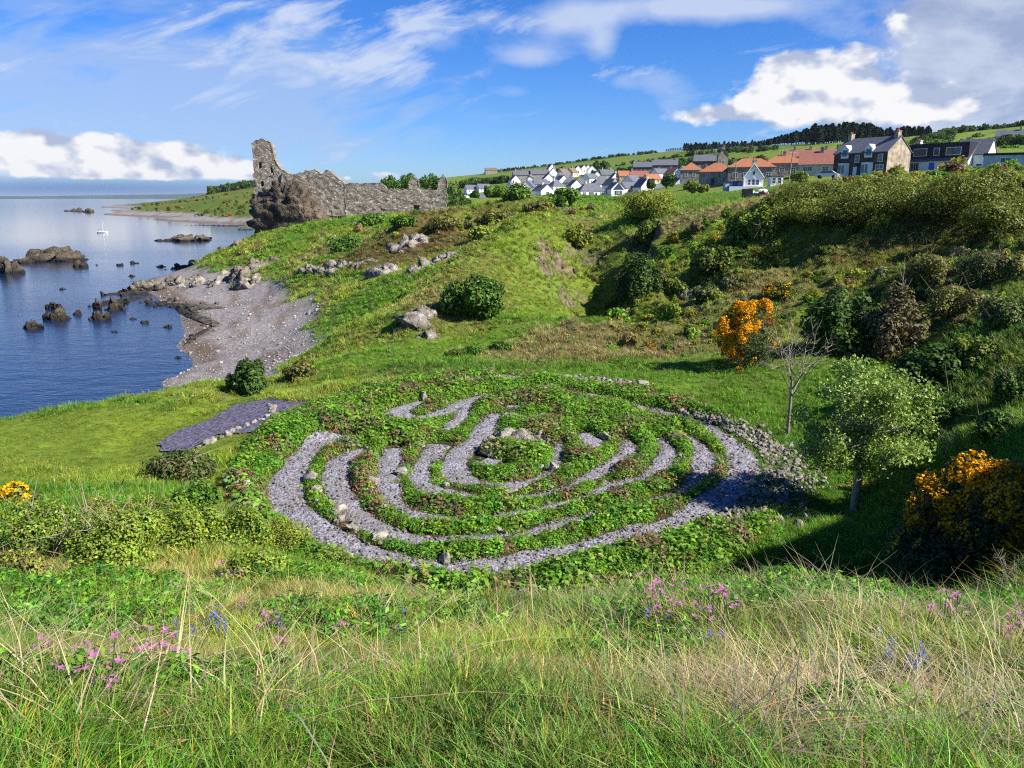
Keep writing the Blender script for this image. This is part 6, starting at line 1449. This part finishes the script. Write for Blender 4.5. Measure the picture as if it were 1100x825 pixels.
# ------------------------------------------------------------------ flowers in the meadow
m_petal = leaf_mat('petal', False, .35, rough=.6)
m_stem = leaf_mat('flower_stem', False, .2)
def flower_meshes(seed, col, nb, h, size, bell=False):
    r = np.random.default_rng(seed); st = MB(); V, Fq = [], []
    heads = []
    for i in range(nb):
        a = r.uniform(0, 6.28); e = (r.uniform(.02, .10) * math.cos(a), r.uniform(.02, .10) * math.sin(a), h * r.uniform(.7, 1.1))
        st.tube([(e[0]*.2, e[1]*.2, -.02), (e[0]*.6, e[1]*.6, e[2]*.6), e], [.003, .0026, .002], 4); heads.append(e)
    lv = leafy(seed + 5, 10, .07, h * .55, .035, False, .9, .3)
    sm = np_mesh('stem', np.array(st.v), st.f, m_stem, tint=np.repeat([[.06, .12, .03]], len(st.v), 0))
    out = []
    for e in heads:
        V, Fq = [], []
        for rep in range(1 if not bell else 5):
            c_ = np.array(e) + (0 if not bell else np.array([r.normal(0, .008), r.normal(0, .008), -.016 * rep]))
            tl = r.normal(0, .4, 2)
            for k in range(5):
                a = 2 * math.pi * k / 5 + rep; d_ = np.array([math.cos(a), math.sin(a), .25 + tl[0] * math.cos(a) + tl[1] * math.sin(a)]); s_ = np.array([-math.sin(a), math.cos(a), 0]) * .42
                sz = size * r.uniform(.85, 1.15) * (1 if not bell else .6); n0 = len(V)
                V += [c_, c_ + (d_ * .6 + s_) * sz, c_ + d_ * sz * 1.05, c_ + (d_ * .6 - s_) * sz]; Fq.append((n0, n0+1, n0+2, n0+3))
        V = np.array(V); out.append(np_mesh('blossom', V, np.array(Fq), m_petal, tint=np.clip(np.repeat([col], len(V), 0) * r.uniform(.8, 1.2, (len(V), 1)), 0, 1)))
    return sm, out, lv
PINK, BLUE, PALE = (.50, .17, .37), (.15, .18, .46), (.52, .40, .60)
FL = {('p', k): flower_meshes(1400 + k, PINK, 5 + k % 3, .34, .022) for k in range(4)}
FL.update({('b', k): flower_meshes(1420 + k, BLUE, 3, .30, .026, True) for k in range(3)})
FL.update({('w', k): flower_meshes(1440 + k, PALE, 5, .30, .018) for k in range(2)})
for v in FL.values(): v[2].materials.append(m_leaf); v[2].attributes['tint'].data.foreach_set('color', np.ravel([(.07, .17, .02, 1)] * len(v[2].vertices)).astype(np.float32))
def flower(kind, px, py, s, label, group):
    x_, y_, z_ = hit(px, py); sm, bl, lv = FL[kind, random.randrange({'p': 4, 'b': 3, 'w': 2}[kind])]
    root = thing({'p': 'pink_flower', 'b': 'blue_flower', 'w': 'pale_flower'}[kind], label, 'flower', (x_, y_, z_ - .02), random.uniform(0, 6.28), group); root.scale = (s, s, s)
    mesh_obj('stem', sm, root); mesh_obj('leaf', lv, root)
    for m_ in bl: mesh_obj('blossom', m_, root)
def spread_fl(kind, L, label, group):
    for (a, b_, cnt, rx, ry, s) in L:
        for i in range(cnt): flower(kind, a + random.gauss(0, rx * 2.3), b_ + random.gauss(0, ry * 2.0), s * random.uniform(.6, 1.05), label, group)
spread_fl('p', [(108,752,7,9,7,.75),(128,735,3,10,6,.7)], 'pink campion flower of the patch lowest on the left of the bank', 'pink flowers low on the left bank')
spread_fl('p', [(178,742,4,8,6,.75),(152,748,3,6,5,.7)], 'pink campion flower right of the lowest left patch', 'pink flowers beside the low left patch')
spread_fl('p', [(250,634,4,5,4,.9)], 'pink campion flower standing over the middle of the left bank', 'pink flowers over the left bank')
spread_fl('p', [(285,690,5,10,6,.7),(300,676,4,12,8,.6),(268,682,3,8,6,.6)], 'pink campion flower in the loose band across the middle of the bank', 'pink flowers across the middle of the bank')
spread_fl('p', [(352,700,4,14,8,.6),(375,690,3,12,6,.6)], 'pink campion flower below the front gravel path', 'pink flowers below the front path')
spread_fl('p', [(712,664,9,9,4,1.0),(700,676,4,8,5,.8)], 'bright pink campion flower on the crest before the dark hollow', 'bright pink flowers on the crest')
spread_fl('p', [(774,676,5,4,6,.9)], 'tall pink campion flower right of the bright crest patch', 'tall pink flowers on the crest')
spread_fl('p', [(735,685,4,10,5,.7),(1012,694,4,9,5,.75),(1092,700,3,4,8,.7)], 'faded pink flower on the right part of the bank', 'faded pink flowers on the right bank')
spread_fl('p', [(40,690,5,20,10,.6),(110,690,4,20,10,.55)], 'small pink flower at the far left of the bank', 'small pink flowers at the far left')
spread_fl('b', [(238,686,3,4,6,.8),(208,688,2,5,5,.8)], 'bluebell in the clump on the left bank', 'bluebells on the left bank')
spread_fl('b', [(330,672,3,8,5,.8),(445,676,3,8,6,.8)], 'bluebell in the grass below the labyrinth front', 'bluebells below the labyrinth')
spread_fl('b', [(692,692,2,4,6,.8),(756,704,2,4,6,.8)], 'pale bluebell behind the straw in the middle right', 'bluebells in the middle right')
spread_fl('b', [(977,732,4,4,3,.7)], 'violet blue flower of the single clump on the right bank', 'blue flowers on the right bank')
spread_fl('w', [(955,726,6,10,5,.6),(545,652,5,14,5,.6),(575,668,4,14,6,.6)], 'tiny whitish flower in the grass of the bank', 'whitish flowers on the bank')
# ------------------------------------------------------------------ sky
W = bpy.data.worlds.new('World'); scene.world = W; W.use_nodes = True
nt = W.node_tree; bg = nt.nodes['Background']
sky = nt.nodes.new('ShaderNodeTexSky'); sky.sky_type = 'NISHITA'; sky.sun_disc = False
sky.sun_elevation = R(40); sky.sun_rotation = R(113)
sky.altitude = 0; sky.air_density = 1.0; sky.dust_density = 0.2; sky.ozone_density = 5.0
hs = nt.nodes.new('ShaderNodeHueSaturation'); hs.inputs['Saturation'].default_value = 1.25; hs.inputs['Value'].default_value = .95
nt.links.new(sky.outputs[0], hs.inputs['Color'])
skyc = mixc(nt, 1.0, S(nt, hs.outputs[0]), (.62, .84, 1.28), 'MULTIPLY')
d = tcoord(nt, 'Generated')
sx = nt.nodes.new('ShaderNodeSeparateXYZ'); link(nt, d, sx.inputs[0])
X, Y, Z = (S(nt, sx.outputs[i]) for i in range(3))
az = X._m('ARCTAN2', Y); el = Z._m('ARCSINE')
def dirof(px, py):
    dx, dy, dz = ray(px, py); n = math.sqrt(dx*dx + dy*dy + dz*dz); return math.atan2(dx, dy), math.asin(dz / n)
def comb(a, b, c=0.0):
    n = nt.nodes.new('ShaderNodeCombineXYZ')
    for i, v in enumerate((a, b, c)): link(nt, v, n.inputs[i])
    return S(nt, n.outputs[0])
PXR = 1 / 826.0
def blob(px, py, rx, ry, w=1.0):
    a0, e0 = dirof(px, py)
    u = (az - a0) * (1 / (rx * PXR)); v = (el - e0) * (1 / (ry * PXR))
    return ((u * u + v * v) * -1).exp() * w
def blobs(L):
    s = None
    for q in L: s = blob(*q) if s is None else s + blob(*q)
    return s
K = 7.6                      # radiance of a sunlit cloud before the 0.1 strength
pv = comb(az, el * 1.5)
bil = noise_n(nt, pv, 26, 7, .58, .15)          # billows
bl0 = noise_n(nt, pv, 17, 3, .5, .1); bil_s = noise_n(nt, comb(az + .008, el * 1.5 + .016), 17, 3, .5, .1)
soft = noise_n(nt, comb(az, el * 2.2), 7, 6, .6, .4)
# thin veil and streaks, high on the left and overhead
ang = .28
sv = comb((az * math.cos(ang) + el * math.sin(ang)) * 1.0, (el * math.cos(ang) - az * math.sin(ang)) * 3.4)
streak = noise_n(nt, sv, 9, 7, .62, .5)
veil = blobs([(60,75,250,85,1.05),(330,110,120,40,.5),(260,70,170,60,.75),(40,130,200,40,.7),(390,60,80,18,.5),(250,140,160,30,.35)])
veil_m = (veil * .85 + (streak - .5) * 3.4 + (soft - .5) * 1.2 - .30).lin(0, 1.0, 0, .64)
col = mixc(nt, veil_m, skyc, (.47 * K, .60 * K, .86 * K))
ci = blobs([(330,50,140,45,.9),(480,22,80,24,.6),(400,70,60,10,.5),(130,30,90,20,.5)])
ci_m = (ci + (streak - .5) * 4.6 + (soft - .5) * 1.5 - .52).lin(0, .9, 0, .74)
col = mixc(nt, ci_m, col, (.70 * K, .78 * K, .97 * K))
# dark blue rain haze on the sea horizon
rain = blobs([(90,203,220,10,1.0)])
col = mixc(nt, rain * .78, col, (.075 * K, .19 * K, .53 * K))
# small soft puffs
pf = blobs([(572,60,40,13,1.1),(618,14,46,15,1.1),(648,44,18,20,1.15),(600,30,30,10,.7),(520,20,30,10,.6),(730,5,80,12,1.1),(835,6,90,12,1.05),(470,40,50,14,.7),(900,30,40,14,.6),(550,98,26,8,.6),(700,88,22,14,.55),(725,110,28,22,.7),(668,88,16,9,.6),(1060,5,60,30,.6)])
pf_m = (pf + (soft - .5) * 1.5 + (bil - .5) * .5 - .34).lin(0, .95, 0, .85)
col = mixc(nt, pf_m, col, (.62 * K, .72 * K, .93 * K))
# grey cloud, upper right
gr = blobs([(1060,50,75,55,1.1),(1090,100,60,60,1.0),(1000,120,60,26,.8),(1030,10,70,25,.8),(880,10,40,10,.4)])
gr_m = (gr + (soft - .5) * 1.5 - .40).lin(0, .5, 0, .92)
col = mixc(nt, gr_m, col, mixc(nt, (soft + (bil - .5) * .35).step(.34, .66), (.36 * K, .44 * K, .65 * K), (.62 * K, .69 * K, .84 * K)))
# cumulus banks: body, then light and shade
cu = blobs([(880,92,58,28,1.15),(905,70,40,20,.8),(845,72,20,22,.8),(830,100,34,24,1.0),(775,122,36,12,.9),(735,126,26,10,.8),(960,112,50,20,1.0),(1015,110,30,14,.9),(965,20,14,16,.95),(940,128,80,10,.6)])
cu_b = blobs([(20,166,52,20,1.15),(78,173,52,17,1.1),(130,168,38,22,1.2),(168,176,42,16,1.05),(198,168,24,18,1.0),(232,178,30,14,1.05),(265,184,22,10,.95),(8,152,34,12,.5),(300,180,14,9,.55),(372,191,12,4,.8),(415,188,16,6,1.0)])
base = el.step(dirof(100, 199)[1], dirof(100, 189)[1])
D = (cu + cu_b * base) * 1.15
cu_m = (D + (bil - .5) * 2.1 + (soft - .5) * .5 - .55).step(0, .62)
lit = ((bl0 - bil_s) * 3.6 + (bil - .5) * 1.5 + .58 + (D - .75) * .16)
lit = (lit + (soft - .5) * .7).clamp()
shade = mixc(nt, lit.lin(.22, .86, 0, 1), (.46 * K, .54 * K, .74 * K), (.98 * K, .98 * K, 1.0 * K))
col = mixc(nt, cu_m, col, shade)
link(nt, col, bg.inputs['Color']); bg.inputs['Strength'].default_value = .062
W.cycles.sampling_method = 'MANUAL'; W.cycles.sample_map_resolution = 512
# ------------------------------------------------------------------ camera, sun, view
cam = bpy.data.cameras.new('camera'); co = bpy.data.objects.new('camera', cam); COL.objects.link(co)
cam.sensor_width = 36.0; cam.sensor_fit = 'HORIZONTAL'; cam.lens = 36.0 * F / 1100.0
cam.clip_start = .05; cam.clip_end = 120000
co.location = (0, 0, H); co.rotation_euler = (math.pi / 2 - PITCH, 0, 0)
scene.camera = co
SUN_EL = R(40); SUN_AZ = R(113)      # azimuth from +Y towards +X
sd = Vector((math.sin(SUN_AZ) * math.cos(SUN_EL), math.cos(SUN_AZ) * math.cos(SUN_EL), math.sin(SUN_EL)))
sl = bpy.data.lights.new('sun', 'SUN'); sl.energy = 5.0; sl.angle = R(.5); sl.color = (1, .95, .86)
so = bpy.data.objects.new('sun', sl); COL.objects.link(so); so.rotation_euler = (-sd).to_track_quat('-Z', 'Y').to_euler()
scene.view_settings.view_transform = 'Standard'; scene.view_settings.look = 'None'
scene.view_settings.exposure = 1.05; scene.view_settings.gamma = 1.0; scene.view_settings.use_curve_mapping = False
scene.render.engine = 'CYCLES'
scene.cycles.max_bounces = 4; scene.cycles.diffuse_bounces = 2; scene.cycles.glossy_bounces = 2; scene.cycles.transmission_bounces = 4; scene.cycles.transparent_max_bounces = 6
scene.cycles.use_denoising = False; scene.cycles.filter_width = 1.15; scene.cycles.denoiser = 'OPENIMAGEDENOISE'; scene.cycles.denoising_input_passes = 'RGB_ALBEDO_NORMAL'; scene.cycles.denoising_prefilter = 'ACCURATE'
scene.cycles.sample_clamp_indirect = 6
# ------------------------------------------------------------------ sea air
hb = MB().box(-90000, 90000, -60, 90000, -8, 125)
m = bpy.data.materials.new('sea_air'); m.use_nodes = True; nt = m.node_tree
nt.nodes.remove(nt.nodes['Principled BSDF']); pv_ = nt.nodes.new('ShaderNodeVolumePrincipled')
pv_.inputs['Color'].default_value = (.80, .88, 1.0, 1); pv_.inputs['Density'].default_value = 3e-5; pv_.inputs['Anisotropy'].default_value = .3
nt.links.new(pv_.outputs[0], nt.nodes['Material Output'].inputs['Volume'])
tag(hb.build('haze', m), 'thin bluish sea air over bay and hills', 'haze', kind='stuff')
scene.cycles.volume_bounces = 0
